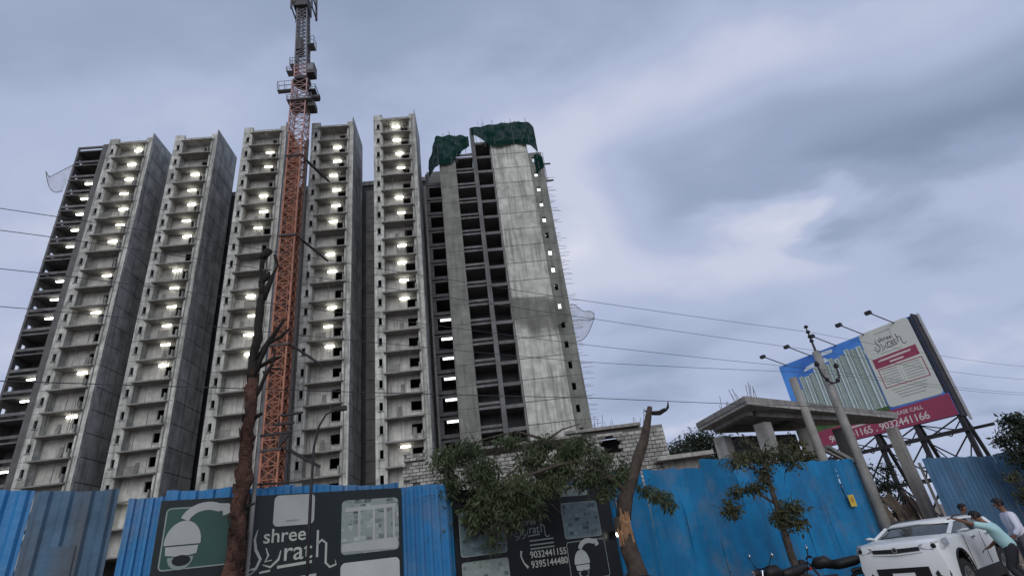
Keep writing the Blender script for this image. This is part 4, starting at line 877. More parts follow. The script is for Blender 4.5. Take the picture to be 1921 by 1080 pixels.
# ================================================================ trees
def leaves(name, parent, m, clumps, seed, ln=(.12, .22), wd=.34, droop=.6):
    """crown of many separate folded leaves; clumps = (centre, radii, count)"""
    rnd = random.Random(seed); V = []; Fc = []; tint = []
    for c, rad, n in clumps:
        c = Vector(c); cl = rnd.uniform(0, .45)
        for _ in range(n):
            d = Vector((rnd.gauss(0, 1), rnd.gauss(0, 1), rnd.gauss(0, 1))); d = d.normalized() * (rnd.random() ** 0.6) * rnd.uniform(.7, 1.25)
            p = c + Vector((d.x * rad[0], d.y * rad[1], d.z * rad[2]))
            a = Vector((rnd.gauss(0, 1), rnd.gauss(0, 1), rnd.gauss(0, .7) - droop * 1.4)).normalized()
            s = a.cross(Vector((rnd.gauss(0, 1), rnd.gauss(0, 1), rnd.gauss(0, 1)))).normalized(); L = rnd.uniform(*ln) * rnd.choice((.55, .8, 1, 1, 1.15)); w = L * wd * rnd.uniform(.7, 1.2)
            nrm = a.cross(s) * (w * 0.35); i = len(V)
            V += [p, p + a * L * .5 + s * w * .5 + nrm, p + a * L, p + a * L * .5 - s * w * .5 + nrm]
            Fc += [(i, i + 1, i + 2), (i, i + 2, i + 3)]; tv = min(1, max(0, cl + rnd.uniform(0, .55))); tint += [tv, tv]
    me = bpy.data.meshes.new(name); me.from_pydata([tuple(v) for v in V], [], Fc)
    tw = MB()
    for c, rad, n in clumps:
        for _ in range(min(9, 3 + n // 60)):
            a = Vector(c) + Vector((rnd.gauss(0, .25) * rad[0], rnd.gauss(0, .25) * rad[1], rnd.gauss(0, .25) * rad[2])); d = Vector((rnd.gauss(0, 1) * rad[0], rnd.gauss(0, 1) * rad[1], (rnd.gauss(0, .8) - droop * .4) * rad[2]))
            tw.path([a, a + d * .5 + Vector((0, 0, .06)), a + d], [.010, .007, .003], 4)
    ob('twigs', tw, 'bark', parent, kind='stuff')
    at_ = me.attributes.new('tint', 'FLOAT', 'FACE'); at_.data.foreach_set('value', tint); me.update()
    return ob(name, me, m, parent)
def limb(name, parent, m, pts, r, n=8, rough=.12, seed=0):
    b = MB(); P = [Vector(p) for p in pts]; Q = []; RR = []
    for k in range(len(P) - 1):
        st = max(2, int((P[k + 1] - P[k]).length / .22))
        for j in range(st):
            f = j / st; Q.append(P[k].lerp(P[k + 1], f)); RR.append(r[k] + (r[k + 1] - r[k]) * f)
    Q.append(P[-1]); RR.append(r[-1])
    Q = [q + Vector((noise.noise(Vector((q.z * 1.9, seed, 0))), noise.noise(Vector((q.z * 1.9, seed, 5))), 0)) * RR[i] * .5 for i, q in enumerate(Q)]
    b.path(Q, RR, n)
    b.v = [tuple(Vector(v) + Vector((noise.noise(Vector(v) * 6 + Vector((seed, 0, 0))), noise.noise(Vector(v) * 6 + Vector((0, seed, 9))), 0)) * rough * max(RR)) for v in b.v]
    return ob(name, b.mesh(name, smooth=True), m, parent)
# tree snapped at head height, its crown hanging over to the left
T = thing('broken_tree', 'snapped tree with raw orange break and crown fallen over the black board', 'tree', (1.83, 13.2, 0))
limb('trunk', T, 'bark', [(0.02, 0, 0), (0.0, 0, 1.2), (-.08, 0, 2.05), (-.10, 0, 2.45)], [.26, .22, .19, .15], 10, .2, 1)
limb('upper_trunk', T, 'bark', [(-.08, .02, 2.38), (.06, 0, 2.72), (.30, 0, 3.15), (.62, 0, 3.75), (.90, 0, 4.25), (1.13, 0, 4.78)], [.17, .17, .135, .12, .10, .055], 9, .15, 2)
sp = MB(); rnd = random.Random(2)
for i in range(16):
    a = rnd.uniform(-.15, .13); z = rnd.uniform(1.85, 2.1); h = rnd.uniform(.3, .62); sp.path([(a - .08, -.17 + abs(a) * .4, z), (a - .09, -.19 + abs(a) * .4, z + h * .6), (a - .07 + rnd.uniform(-.05, .05), -.15 + abs(a) * .4, z + h)], [.04, .035, .008], 5)
ob('split_wood', sp.mesh('split_wood'), 'rawwood', T)
limb('limb', T, 'bark', [(.18, 0, 2.92), (-.35, -.1, 3.42), (-.85, -.15, 3.72), (-1.5, -.2, 4.28), (-2.2, -.1, 4.62)], [.075, .06, .05, .04, .02], 7, .1, 3)
limb('limb', T, 'bark', [(-.85, -.15, 3.72), (-1.3, -.5, 3.66), (-2.3, -.7, 3.45), (-3.2, -.6, 3.1)], [.045, .04, .03, .012], 6, .1, 4)
limb('limb', T, 'bark', [(-1.5, -.2, 4.28), (-2.0, -.3, 3.9), (-2.7, -.3, 3.5), (-3.4, -.2, 2.8)], [.035, .03, .022, .01], 6, .1, 5)
limb('limb', T, 'bark', [(-2.2, -.1, 4.62), (-3.0, 0, 4.55), (-3.9, 0, 4.3)], [.02, .018, .01], 6, .1, 6)
limb('limb', T, 'bark', [(-1.5, -.2, 4.28), (-1.1, .1, 4.55), (-.6, .2, 4.65)], [.03, .02, .008], 6, .1, 8)
limb('stub', T, 'bark_dark', [(1.12, 0, 4.62), (1.30, 0, 4.60), (1.46, -.05, 4.66)], [.05, .06, .045], 7, .1, 7); limb('stub', T, 'bark_dark', [(1.44, -.05, 4.62), (1.53, -.05, 4.70), (1.57, -.05, 4.84)], [.03, .035, .01], 6, .1, 9); limb('stub', T, 'bark_dark', [(1.10, 0, 4.60), (.95, 0, 4.72)], [.03, .01], 6, .1, 10)
cl = [((-3.95, -.1, 4.2), (.42, .5, .36), 420), ((-3.4, -.2, 4.3), (.45, .6, .30), 420), ((-3.85, -.2, 3.55), (.32, .5, .45), 380), ((-3.1, -.4, 3.75), (.50, .6, .40), 700), ((-2.85, -.4, 3.2), (.55, .6, .45), 900), ((-2.25, -.5, 3.35), (.50, .6, .34), 560), ((-3.35, -.3, 2.85), (.42, .5, .42), 420), ((-2.6, -.5, 2.72), (.42, .5, .36), 330), ((-2.05, -.5, 2.9), (.36, .5, .32), 220), ((-3.0, -.3, 2.3), (.3, .4, .30), 70), ((-4.1, -.1, 2.9), (.25, .4, .5), 120), ((-1.55, -.3, 3.3), (.45, .5, .26), 260), ((-2.4, -.1, 4.42), (.5, .5, .18), 200), ((-1.6, -.1, 4.25), (.5, .5, .26), 230), ((-1.1, -.1, 3.95), (.3, .4, .22), 150), ((-.75, 0, 4.15), (.40, .5, .26), 190), ((-.3, .1, 3.75), (.36, .5, .30), 190), ((-.75, -.1, 3.3), (.42, .5, .22), 170), ((.1, .1, 3.3), (.28, .4, .26), 120), ((-.35, .1, 2.95), (.3, .4, .2), 80), ((.55, .1, 2.95), (.22, .3, .18), 70), ((.80, 0, 2.78), (.26, .3, .20), 110), ((1.02, 0, 2.60), (.18, .3, .22), 70), ((-1.9, -.3, 3.9), (.5, .4, .3), 330), ((-1.3, -.2, 3.65), (.6, .4, .3), 380), ((-.9, -.1, 4.0), (.55, .4, .3), 330), ((-.45, 0, 3.5), (.5, .4, .35), 300), ((-.2, .1, 3.15), (.4, .4, .3), 200), ((.2, .1, 3.45), (.3, .3, .3), 130)]
leaves('crown', T, 'leaf', [(c, r_, int(n_ * 2.0)) for c, r_, n_ in cl], 5, (.08, .19), .27, .9)
# tall dead trunk, rust brown below and dark with stubs on top
Dt = thing('dead_tree', 'tall dead trunk with peeling rust-brown bark and dark lopped stubs', 'tree', (-5.46, 10.2, 0))
limb('trunk', Dt, 'rustbark', [(0, 0, 0), (.01, 0, 2.2), (0, 0, 3.8), (.02, 0, 5.2), (.0, 0, 5.75)], [.19, .165, .135, .105, .095], 11, .55, 11)
limb('upper_trunk', Dt, 'bark_dark', [(.0, 0, 5.7), (-.02, 0, 6.4), (.01, 0, 7.2), (0.02, 0, 7.75)], [.095, .09, .09, .08], 9, .5, 12)
ft = MB(); rnd = random.Random(31)
for i in range(110):                                  # peeling bark plates
    z = rnd.uniform(1.4, 5.9); a = rnd.uniform(0, 6.28); r = .17 - .015 * z + .015; w, h = rnd.uniform(.03, .08), rnd.uniform(.06, .2)
    c = Vector((math.cos(a) * r, math.sin(a) * r, z)); tn = Vector((-math.sin(a), math.cos(a), 0)); o = Vector((math.cos(a), math.sin(a), 0)); 
    ft.quad(c - tn * w, c + tn * w, c + tn * w * .7 + Vector((0, 0, h)) + o * rnd.uniform(.01, .05), c - tn * w * .8 + Vector((0, 0, h)) + o * rnd.uniform(.01, .05))
ob('bark_plates', ft, 'rustbark', Dt, kind='stuff')
for pts, r in (([(.02, 0, 7.7), (-.02, 0, 8.05), (-.04, 0, 8.5), (.0, 0, 8.85)], [.09, .05, .035, .03]), ([(.05, 0, 7.55), (.2, -.05, 7.95), (.3, -.05, 8.35), (.26, -.05, 8.62)], [.07, .045, .04, .035]), ([(-.06, 0, 8.6), (.06, 0, 8.78), (.12, 0, 8.74)], [.07, .09, .05]), ([(-.05, 0, 7.95), (.08, 0, 8.1), (.12, 0, 8.22)], [.06, .07, .03]), ([(.05, 0, 5.9), (.25, -.1, 6.3), (.36, -.1, 6.62)], [.06, .045, .03]), ([(.06, 0, 6.2), (.32, -.1, 6.5), (.62, -.1, 6.95)], [.05, .05, .03]), ([(.3, -.1, 6.45), (.55, -.1, 6.55), (.72, -.1, 6.72)], [.04, .04, .02]), ([(.06, 0, 5.3), (.3, -.1, 5.72), (.42, -.1, 5.98), (.46, -.1, 6.3)], [.05, .04, .03, .018]), ([(.1, 0, 6.0), (.45, -.1, 6.1), (.6, -.1, 6.12)], [.04, .045, .02]), ([(.1, 0, 4.95), (.28, -.05, 5.0)], [.04, .03]), ([(.36, -.1, 5.9), (.62, -.1, 5.84)], [.022, .015]), ([(.12, 0, 3.3), (.3, -.05, 3.35)], [.03, .02])):
    limb('stub', Dt, 'bark_dark', pts, r, 7, .7, hash(pts[0]) % 50)
# young tree in front of the blue fence
Y = thing('young_tree', 'thin young tree with loose leaf clumps in front of the blue fence', 'tree', (6.08, 15.5, 0))
limb('trunk', Y, 'bark', [(0, 0, 0), (0, 0, 1.2), (.02, 0, 2.3), (0.03, 0, 3.3), (-.06, 0, 3.9)], [.11, .095, .07, .05, .03], 8, .12, 21)
for pts in ([(0, 0, 3.0), (-.4, -.1, 3.35), (-.75, -.1, 3.65)], [(0.02, 0, 3.2), (.4, 0, 3.5), (.8, .05, 3.7)], [(0, 0, 2.35), (-.5, -.1, 2.75), (-.9, -.1, 2.85), (-1.2, -.1, 2.45)], [(0, 0, 1.9), (.25, -.1, 2.2), (.5, -.1, 2.15)], [(-.05, 0, 3.8), (-.3, 0, 4.2)]): limb('branch', Y, 'bark', pts, [.035, .025, .015, .008][:len(pts)], 6, .1, 22)
cl = [((-.75, -.1, 3.5), (.36, .35, .22), 130), ((-.35, 0, 3.6), (.36, .35, .24), 140), ((.1, 0, 3.6), (.4, .35, .24), 140), ((.55, 0, 3.5), (.36, .35, .24), 130), ((.85, .05, 3.3), (.28, .3, .22), 90), ((0, 0, 3.2), (.26, .3, .26), 120), ((-.12, 0, 2.95), (.18, .2, .2), 80), ((-.5, -.1, 2.8), (.30, .3, .16), 130), ((-.95, -.1, 2.75), (.22, .25, .16), 90), ((-1.2, -.1, 2.35), (.24, .25, .24), 190), ((.28, -.1, 2.2), (.34, .3, .24), 230), ((.1, -.1, 1.95), (.26, .25, .24), 170), ((-.15, -.05, 2.05), (.16, .2, .18), 80), ((.42, -.1, 1.85), (.18, .2, .2), 90), ((-.25, 0, 4.0), (.25, .2, .2), 40)]
leaves('crown', Y, 'leaf_young', [(c, tuple(x * 1.12 for x in r_), int(n_ * 1.5)) for c, r_, n_ in cl], 15, (.09, .19), .36, .6)
def bushy(name, label, loc, clumps, m, trunk, seed, ln=(.16, .34), group=None, cat='tree'):
    t = thing(name, label, cat, loc, 0, group); limb('trunk', t, 'bark_dark', trunk[0], trunk[1], 8, .1, seed)
    for c, r_, n_ in clumps[::2]: limb('branch', t, 'bark_dark', [trunk[0][-2], Vector(trunk[0][-1]).lerp(Vector(c), .5), c], [trunk[1][-1], trunk[1][-1] * .6, .02], 5, .1, seed)
    leaves('crown', t, m, [(c, r_, int(n_ * 1.5)) for c, r_, n_ in clumps], seed, tuple(x * .8 for x in ln), .42, .35); return t
bushy('roadside_tree', 'dark leafy tree at the right edge beyond the fence leg', (21.4, 25.2, 0), [((0, 0, 4.0), (1.0, .9, .8), 900), ((.9, .2, 4.3), (1.0, .9, .8), 900), ((-.5, 0, 3.2), (.8, .8, .6), 500), ((.6, 0, 3.0), (1.0, .9, .8), 900), ((1.6, 0, 3.4), (1.0, .9, .9), 900), ((.3, 0, 2.0), (.7, .7, .7), 500), ((1.3, 0, 1.6), (1.0, .9, .8), 800), ((-1.1, 0, 3.9), (.4, .4, .35), 120), ((-.2, 0, 4.75), (.5, .5, .3), 180)], 'leaf_dark', ([(.5, 0, 0), (.5, 0, 1.5), (.55, 0, 3.0)], [.2, .15, .08]), 33)
bushy('roadside_tree', 'small bush hanging over the dull blue fence behind the people', (17.6, 22.2, 0), [((0, 0, 2.35), (.40, .3, .28), 150), ((.1, 0, 1.7), (.42, .3, .40), 230), ((.35, 0, 2.0), (.3, .3, .2), 80)], 'leaf_young', ([(.1, 0, 0), (.1, 0, 1.2), (.1, 0, 1.9)], [.05, .04, .02]), 35, (.12, .22))
bushy('background_tree', 'dark green tree mass between the block building and the gate canopy', (12.6, 43, 0), [((-1.6, 0, 7.6), (1.6, 1.2, 1.0), 1100), ((0, 0, 8.2), (1.7, 1.2, 1.1), 1300), ((1.4, 0, 7.6), (1.5, 1.2, 1.2), 1000), ((0, 0, 6.4), (2.6, 1.3, 1.2), 1500), ((-2.0, 0, 6.0), (1.4, 1.2, 1.0), 800), ((2.0, 0, 6.2), (1.4, 1.2, 1.2), 800)], 'leaf_dark', ([(0, 0, 0), (0, 0, 3), (0, 0, 5.6)], [.3, .22, .14]), 37, (.2, .42))
bushy('background_tree', 'scrubby tree showing through the legs of the billboard', (17.2, 29.6, 0), [((0, 0, 3.0), (.9, .7, .6), 330), ((-.6, 0, 3.9), (.5, .5, .4), 110), ((.4, 0, 3.7), (.6, .5, .5), 160), ((0, 0, 2.2), (1.1, .7, .7), 380)], 'leaf_dark', ([(0, 0, 0), (0, 0, 1.2), (0, 0, 2.4)], [.12, .1, .06]), 39, (.14, .28))
bushy('roadside_tree', 'leafy bush growing under the concrete canopy behind the blue fence', (8.8, 20.9, 0), [((0, 0, 4.2), (.7, .5, .5), 300), ((.9, .5, 4.3), (.6, .5, .55), 260), ((1.5, .9, 3.9), (.6, .5, .4), 220), ((-.7, 0, 3.9), (.5, .5, .4), 180)], 'leaf_young', ([(0, 0, 0), (0, 0, 2), (0.2, 0.2, 3.6)], [.1, .08, .05]), 41, (.14, .28))

# ================================================================ vehicles
def loft(sections, closed_ends=True):
    """skin a list of rings (each the same length) into one mesh"""
    b = MB(); n = len(sections[0])
    for s in sections: b.v += [tuple(p) for p in s]
    for k in range(len(sections) - 1):
        for j in range(n): b.f.append((k * n + j, k * n + (j + 1) % n, (k + 1) * n + (j + 1) % n, (k + 1) * n + j)); b.mi.append(0)
    if closed_ends:
        b.f.append(tuple(reversed(range(n)))); b.mi.append(0); e = (len(sections) - 1) * n; b.f.append(tuple(range(e, e + n))); b.mi.append(0)
    return b
def mirror_ring(x, half): return [(x, y, z) for y, z in half] + [(x, -y, z) for y, z in reversed(half) if abs(y) > 1e-6]
def apply_mods(o):
    dg = bpy.context.evaluated_depsgraph_get(); me = bpy.data.meshes.new_from_object(o.evaluated_get(dg)); o.modifiers.clear(); old = o.data; o.data = me; return o
M['paint_white'] = mat('white_car_paint', (0.66, 0.68, 0.68), 0.22, 0.04, 1.0, spec=0.6)
M['paint_red'] = mat('dusty_red_paint', (0.30, 0.05, 0.06), 0.30, 0.08, 1.0, spec=0.5)
M['glass'] = mat('car_glass', (0.02, 0.026, 0.026), 0.08, 0.1, 1.0, spec=0.4)
M['tyre'] = mat('tyre_rubber', (0.018, 0.018, 0.018), 0.9, 0.15, 4.0)
M['alloy'] = mat('alloy_rim', (0.35, 0.35, 0.36), 0.35, 0.1, 1.0, metal=0.8)
M['chrome'] = mat('chrome', (0.6, 0.6, 0.62), 0.15, 0.05, 1.0, metal=1.0)
M['headlight'] = mat('headlight_glass', (0.24, 0.24, 0.26), 0.10, 0.6, 14.0, spec=0.8)
M['plate'] = mat('number_plate', (0.62, 0.63, 0.64), 0.5, 0.05, 5.0)
def suv(label, loc, heading, paint, sc=1.0, roof_drop=0.0):
    """compact SUV, local x forward, y left"""
    t = thing('parked_car', label, 'car', loc, math.atan2(math.cos(R(heading)), math.sin(R(heading))))
    t.scale = (sc, sc, sc)
    def ring(x, wb, wm, ws, zb, zm, zs, zt, wt): return mirror_ring(x, [(0, zb), (wb * .88, zb), (wb, zb + .07), (wm, zm), (ws, zs), (wt, zt - .012), (wt * .5, zt), (0, zt + .008)])
    S = [ring(2.0, .66, .72, .66, .36, .58, .80, .90, .56), ring(1.97, .78, .82, .76, .28, .56, .87, .97, .64), ring(1.86, .85, .87, .82, .25, .56, .93, 1.01, .70), ring(1.62, .88, .895, .86, .24, .58, .965, 1.03, .73), ring(1.25, .89, .905, .875, .24, .6, .98, 1.05, .74), ring(.95, .89, .905, .875, .24, .6, .985, 1.075, .74), ring(.4, .885, .90, .865, .24, .6, 1.0, 1.06, .76), ring(-.4, .885, .90, .865, .24, .6, 1.01, 1.06, .76), ring(-1.2, .89, .91, .87, .24, .6, 1.03, 1.06, .76), ring(-1.7, .87, .89, .85, .28, .6, 1.04, 1.06, .74), ring(-1.93, .82, .84, .80, .34, .6, 1.02, 1.05, .70), ring(-2.0, .72, .76, .74, .42, .62, .96, 1.0, .62)]
    body = ob('body', loft(S).mesh('body', smooth=True, merge=True), paint, t)
    cut = MB()
    for x in (1.22, -1.28):
        for s in (-1, 1): cut.lathe([(0.001, -.20), (.395, -.20), (.395, .20), (0.001, .20)], 28, (x, s * .86, .35), 'y')
    co = bpy.data.objects.new('cutter', cut.mesh('cutter', merge=True)); col.objects.link(co); co.parent = t
    bpy.context.view_layer.update()
    md = body.modifiers.new('arches', 'BOOLEAN'); md.object = co; md.operation = 'DIFFERENCE'; md.solver = 'EXACT'; apply_mods(body); bpy.data.objects.remove(co)
    md = body.modifiers.new('edge', 'EDGE_SPLIT'); md.split_angle = R(38); apply_mods(body)
    # greenhouse: glass volume, roof skin, pillars
    gh = lambda x, w0, w1, z1: mirror_ring(x, [(0, 1.0), (w0, 1.0), (w0, 1.055), (w1, z1 - .03), (w1 * .8, z1), (0, z1 + .01)])
    d = roof_drop
    ob('glass', loft([gh(.98, .76, .74, 1.08), gh(.30, .80, .675, 1.515 - d), gh(-.3, .81, .69, 1.56 - d), gh(-1.2, .80, .69, 1.545 - d), gh(-1.62, .78, .66, 1.50 - d), gh(-1.96, .70, .66, 1.07)]).mesh('glass', merge=True), 'glass', t)
    rr = lambda x, w, z: mirror_ring(x, [(0, z), (w * .8, z - .015), (w, z - .05), (w + .008, z - .02), (w * .82, z + .028), (0, z + .045)])
    ob('roof', loft([rr(.33, .665, 1.515 - d), rr(.22, .69, 1.54 - d), rr(-.3, .702, 1.567 - d), rr(-1.2, .70, 1.552 - d), rr(-1.75, .67, 1.505 - d), rr(-1.92, .64, 1.47 - d)]).mesh('roof', smooth=True, merge=True), paint, t)
    for s in (-1, 1):
        ob('pillar', MB().path([(1.0, s * .76, 1.06), (.33, s * .685, 1.50 - d)], [.045, .038], 6), paint, t)
        ob('pillar', MB().path([(-.35, s * .815, 1.05), (-.42, s * .71, 1.52 - d)], [.05, .045], 6), 'black', t)
        ob('pillar', MB().path([(-1.55, s * .78, 1.05), (-1.62, s * .68, 1.47 - d)], [.14, .10], 6), paint, t)
        ob('roof_rail', MB().path([(.05, s * .64, 1.575 - d), (-.1, s * .64, 1.62 - d), (-1.4, s * .64, 1.60 - d), (-1.55, s * .64, 1.56 - d)], .022, 6), 'black', t)
        mi = ob('mirror', MB().path([(.72, s * .84, 1.08), (.70, s * .98, 1.12), (.68, s * 1.06, 1.12)], [.04, .085, .06], 8).mesh('mirror', smooth=True), paint, t)
        hl = ob('headlight', loft([[(2.015, s * .46, 0.860), (2.00, s * .47, 0.925), (1.85, s * .47, 0.930), (1.85, s * .46, 0.860)], [(1.995, s * .70, 0.815), (1.945, s * .70, 0.955), (1.80, s * .70, 0.960), (1.80, s * .70, 0.815)], [(1.88, s * .865, 0.825), (1.83, s * .835, 0.985), (1.70, s * .80, 0.985), (1.70, s * .82, 0.825)], [(1.66, s * .915, 0.880), (1.58, s * .885, 1.010), (1.5, s * .84, 1.010), (1.5, s * .85, 0.890)]]).mesh('headlight', merge=True), 'headlight', t)
        ob('headlight_bulb', MB().lathe([(0, .03), (.04, .025), (.05, 0)], 12, (1.965, s * .72, .885), 'x'), 'black', hl)
        ob('fog_recess', loft([[(2.02, s * .60, .40), (2.02, s * .58, .47), (1.85, s * .58, .47), (1.85, s * .60, .40)], [(1.955, s * .83, .42), (1.945, s * .80, .61), (1.80, s * .78, .61), (1.80, s * .80, .42)]]).mesh('fog_recess', merge=True), 'black', t)
        ob('sill_cladding', MB().box(-.86, .80, s * .905 - .015, s * .905 + .012, .24, .40), 'black', t)
        for x in (.12, -.85): ob('door_handle', MB().box(x - .10, x + .08, s * .892 - .02, s * .892 + .025, .885, .915), 'chrome', t)
        ob('door_seam', MB().box(-.385, -.375, s * .903 - .004, s * .903 + .004, .42, .98), 'black', t); ob('door_seam', MB().box(.70, .71, s * .905 - .004, s * .905 + .004, .42, .96), 'black', t)
        for x in (1.22, -1.28):
            w = ob('wheel', MB().lathe([(.20, -.10), (.30, -.11), (.335, -.08), (.34, 0), (.335, .08), (.30, .11), (.20, .10)], 28, (0, 0, 0), 'y').mesh('wheel', smooth=True), 'tyre', t, (x, s * .79, .388))
            ob('wheel_well', MB().lathe([(0.001, .668 * s), (.388, .668 * s), (.388, .893 * s)], 28, (x, 0, .35), 'y'), 'black', t); w.scale = (1.14, 1, 1.14)
            rm = MB().lathe([(.0, .055 * s), (.06, .06 * s), (.08, .03 * s)], 16, (0, 0, 0), 'y')
            for k in range(5):
                a = R(72 * k + 10); c, q = math.cos(a), math.sin(a); rm.bar((.04 * c, .055 * s, .04 * q), (.205 * c, .085 * s, .205 * q), .055)
            rm.lathe([(.20, .10 * s), (.215, .105 * s), (.22, .09 * s), (.20, .05 * s)], 24, (0, 0, 0), 'y'); ob('rim', rm, 'alloy', w)
            ob('arch_trim', MB().path([(x + .415 * math.cos(R(a)), s * .902, .35 + .415 * math.sin(R(a))) for a in range(-12, 193, 12)], .022, 5), 'black', t)
    ob('windscreen_band', MB().box(.30, .40, -.64, .64, 1.44 - d, 1.50 - d), 'black', t)
    ob('grille', loft([[(2.01, -.46, 0.825), (2.0, -.46, 0.895), (1.85, -.46, 0.895), (1.85, -.46, 0.825)], [(2.028, 0, 0.810), (2.02, 0, 0.885), (1.85, 0, 0.885), (1.85, 0, 0.810)], [(2.01, .46, 0.825), (2.0, .46, 0.895), (1.85, .46, 0.895), (1.85, .46, 0.825)]]).mesh('grille', merge=True), 'black', t)
    ob('badge', MB().lathe([(.03, .02), (.055, .02), (.055, 0), (.03, 0)], 14, (2.022, 0, 0.860), 'x'), 'alloy', t)
    ob('bumper_strip', loft([[(2.012, -.50, 0.795), (2.012, -.50, 0.815), (1.85, -.50, 0.815), (1.85, -.50, 0.795)], [(2.035, 0, 0.775), (2.035, 0, 0.800), (1.85, 0, 0.800), (1.85, 0, 0.775)], [(2.012, .50, 0.795), (2.012, .50, 0.815), (1.85, .50, 0.815), (1.85, .50, 0.795)]]).mesh('bumper_strip', merge=True), paint, t)
    ob('lower_intake', MB().box(1.80, 2.018, -.50, .50, .38, .56), 'black', t)
    ob('number_plate', MB().box(2.019, 2.035, -.21, .21, .41, .49), 'plate', t)
    ob('antenna', MB().path([(-1.35, 0, 1.57 - d), (-1.45, 0, 1.66 - d), (-1.5, 0, 1.59 - d)], [.03, .02, .02], 6), 'black', t)
    ob('wiper', MB().bar((.97, -.5, 1.10), (.80, .15, 1.205 - d * .4), .02), 'black', t)
    # body proportions: high bonnet line, low arched roof
    K = ((-1, -1), (.2, .2), (.36, .46), (.60, .78), (.95, 1.15), (1.06, 1.24), (1.50, 1.42), (1.57, 1.50), (1.62, 1.54), (3, 3))
    def zm(z):
        for (a, p), (c, q) in zip(K, K[1:]):
            if z <= c: return p + (q - p) * (z - a) / (c - a)
    for c in list(t.children):
        if c.name.split('.')[0] in ('wheel',): continue
        for o in [c] + list(c.children):
            for v in o.data.vertices: v.co.z = zm(v.co.z)
    return t
suv('white compact SUV parked by the fence with people at its window', (9.2, 14.95, -0.06), 231, 'paint_white', 1.04)
suv('red car showing only its roof below the black advert board', (0.35, 11.6, -0.09), 238, 'paint_red', 0.95, 0.06)

def motorbike(label, loc, rz, seed, dark='black'):
    t = thing('motorbike', label, 'motorbike', loc, rz)
    for x in (.66, -.62):
        w = ob('wheel', MB().lathe([(.23, -.035), (.29, -.045), (.305, 0), (.29, .045), (.23, .035)], 22, (0, 0, 0), 'y').mesh('wheel', smooth=True), 'tyre', t, (x, 0, .305)); r = MB()
        for k in range(6): a = R(60 * k); r.bar((0, 0, 0), (.24 * math.cos(a), 0, .24 * math.sin(a)), .025)
        r.lathe([(.225, -.03), (.24, 0), (.225, .03)], 20, (0, 0, 0), 'y'); ob('rim', r, 'alloy', w)
    tank = ob('fuel_tank', MB().path([(.36, 0, .80), (.25, 0, .86), (.05, 0, .88), (-.12, 0, .80)], [.07, .145, .15, .08], 12).mesh('fuel_tank', smooth=True), dark, t)
    ob('seat', MB().path([(-.08, 0, .80), (-.3, 0, .80), (-.6, 0, .84), (-.82, 0, .88)], [.10, .12, .115, .06], 10).mesh('seat', smooth=True), 'black', t)
    ob('engine', MB().box(-.14, .22, -.13, .13, .30, .58).lathe([(.0, -.17), (.11, -.17), (.12, .17), (0, .17)], 14, (-.08, 0, .38), 'y'), 'steel', t)
    ob('frame', MB().path([(.46, 0, .92), (.30, 0, .62), (.20, 0, .28), (-.25, 0, .28), (-.62, .06, .305)], .026, 6).path([(.40, 0, .82), (-.2, 0, .70), (-.75, 0, .80)], .028, 6), 'steel', t)
    for s in (-1, 1): ob('fork', MB().tube((.66, s * .07, .305), (.46, s * .07, .95), .024, n=7), 'chrome', t)
    ob('front_mudguard', MB().path([(.66 + .34 * math.cos(R(a)), 0, .305 + .34 * math.sin(R(a))) for a in range(20, 150, 18)], .045, 6), dark, t)
    ob('rear_mudguard', MB().path([(-.62 + .34 * math.cos(R(a)), 0, .305 + .34 * math.sin(R(a))) for a in range(60, 190, 18)], .05, 6), 'black', t)
    hl = ob('headlight', MB().lathe([(0, .08), (.07, .075), (.095, .03), (.08, -.08), (0, -.1)], 14, (.60, 0, .90), 'x').mesh('headlight', smooth=True), 'black', t); ob('lens', MB().lathe([(0, .092), (.06, .085), (.075, .078)], 14, (.60, 0, .90), 'x'), 'headlight', hl)
    ob('handlebar', MB().path([(.32, .38, 1.02), (.40, .30, 1.04), (.46, .10, .98), (.46, -.10, .98), (.40, -.30, 1.04), (.32, -.38, 1.02)], .017, 6), 'black', t)
    for s in (-1, 1):
        m = ob('mirror', MB().path([(.40, s * .28, 1.04), (.38, s * .38, 1.16), (.38, s * .42, 1.20)], .008, 5), 'black', t)
        ob('mirror_glass', MB().lathe([(0, -.02), (.05, -.018), (.062, 0), (.05, .012), (0, .014)], 14, (.37, s * .44, 1.245), 'x').mesh('mirror_glass', smooth=True), 'chrome', m)
    ob('exhaust', MB().path([(.2, -.14, .35), (0, -.17, .24), (-.35, -.18, .28), (-.75, -.19, .36)], [.022, .03, .05, .055], 8), 'chrome', t)
    ob('tail_light', MB().box(-.90, -.84, -.06, .06, .80, .86), mat('tail_light_red', (.3, .02, .02), .3), t)
    ob('side_stand', MB().bar((-.05, .1, .30), (-.12, .26, .005), .025), 'steel', t)
    return t
motorbike('black motorbike parked left of the young tree trunk', (5.35, 14.75, 0), R(196), 1)
motorbike('dark motorbike parked between the young tree and the white car', (7.0, 15.75, 0), R(158), 2)

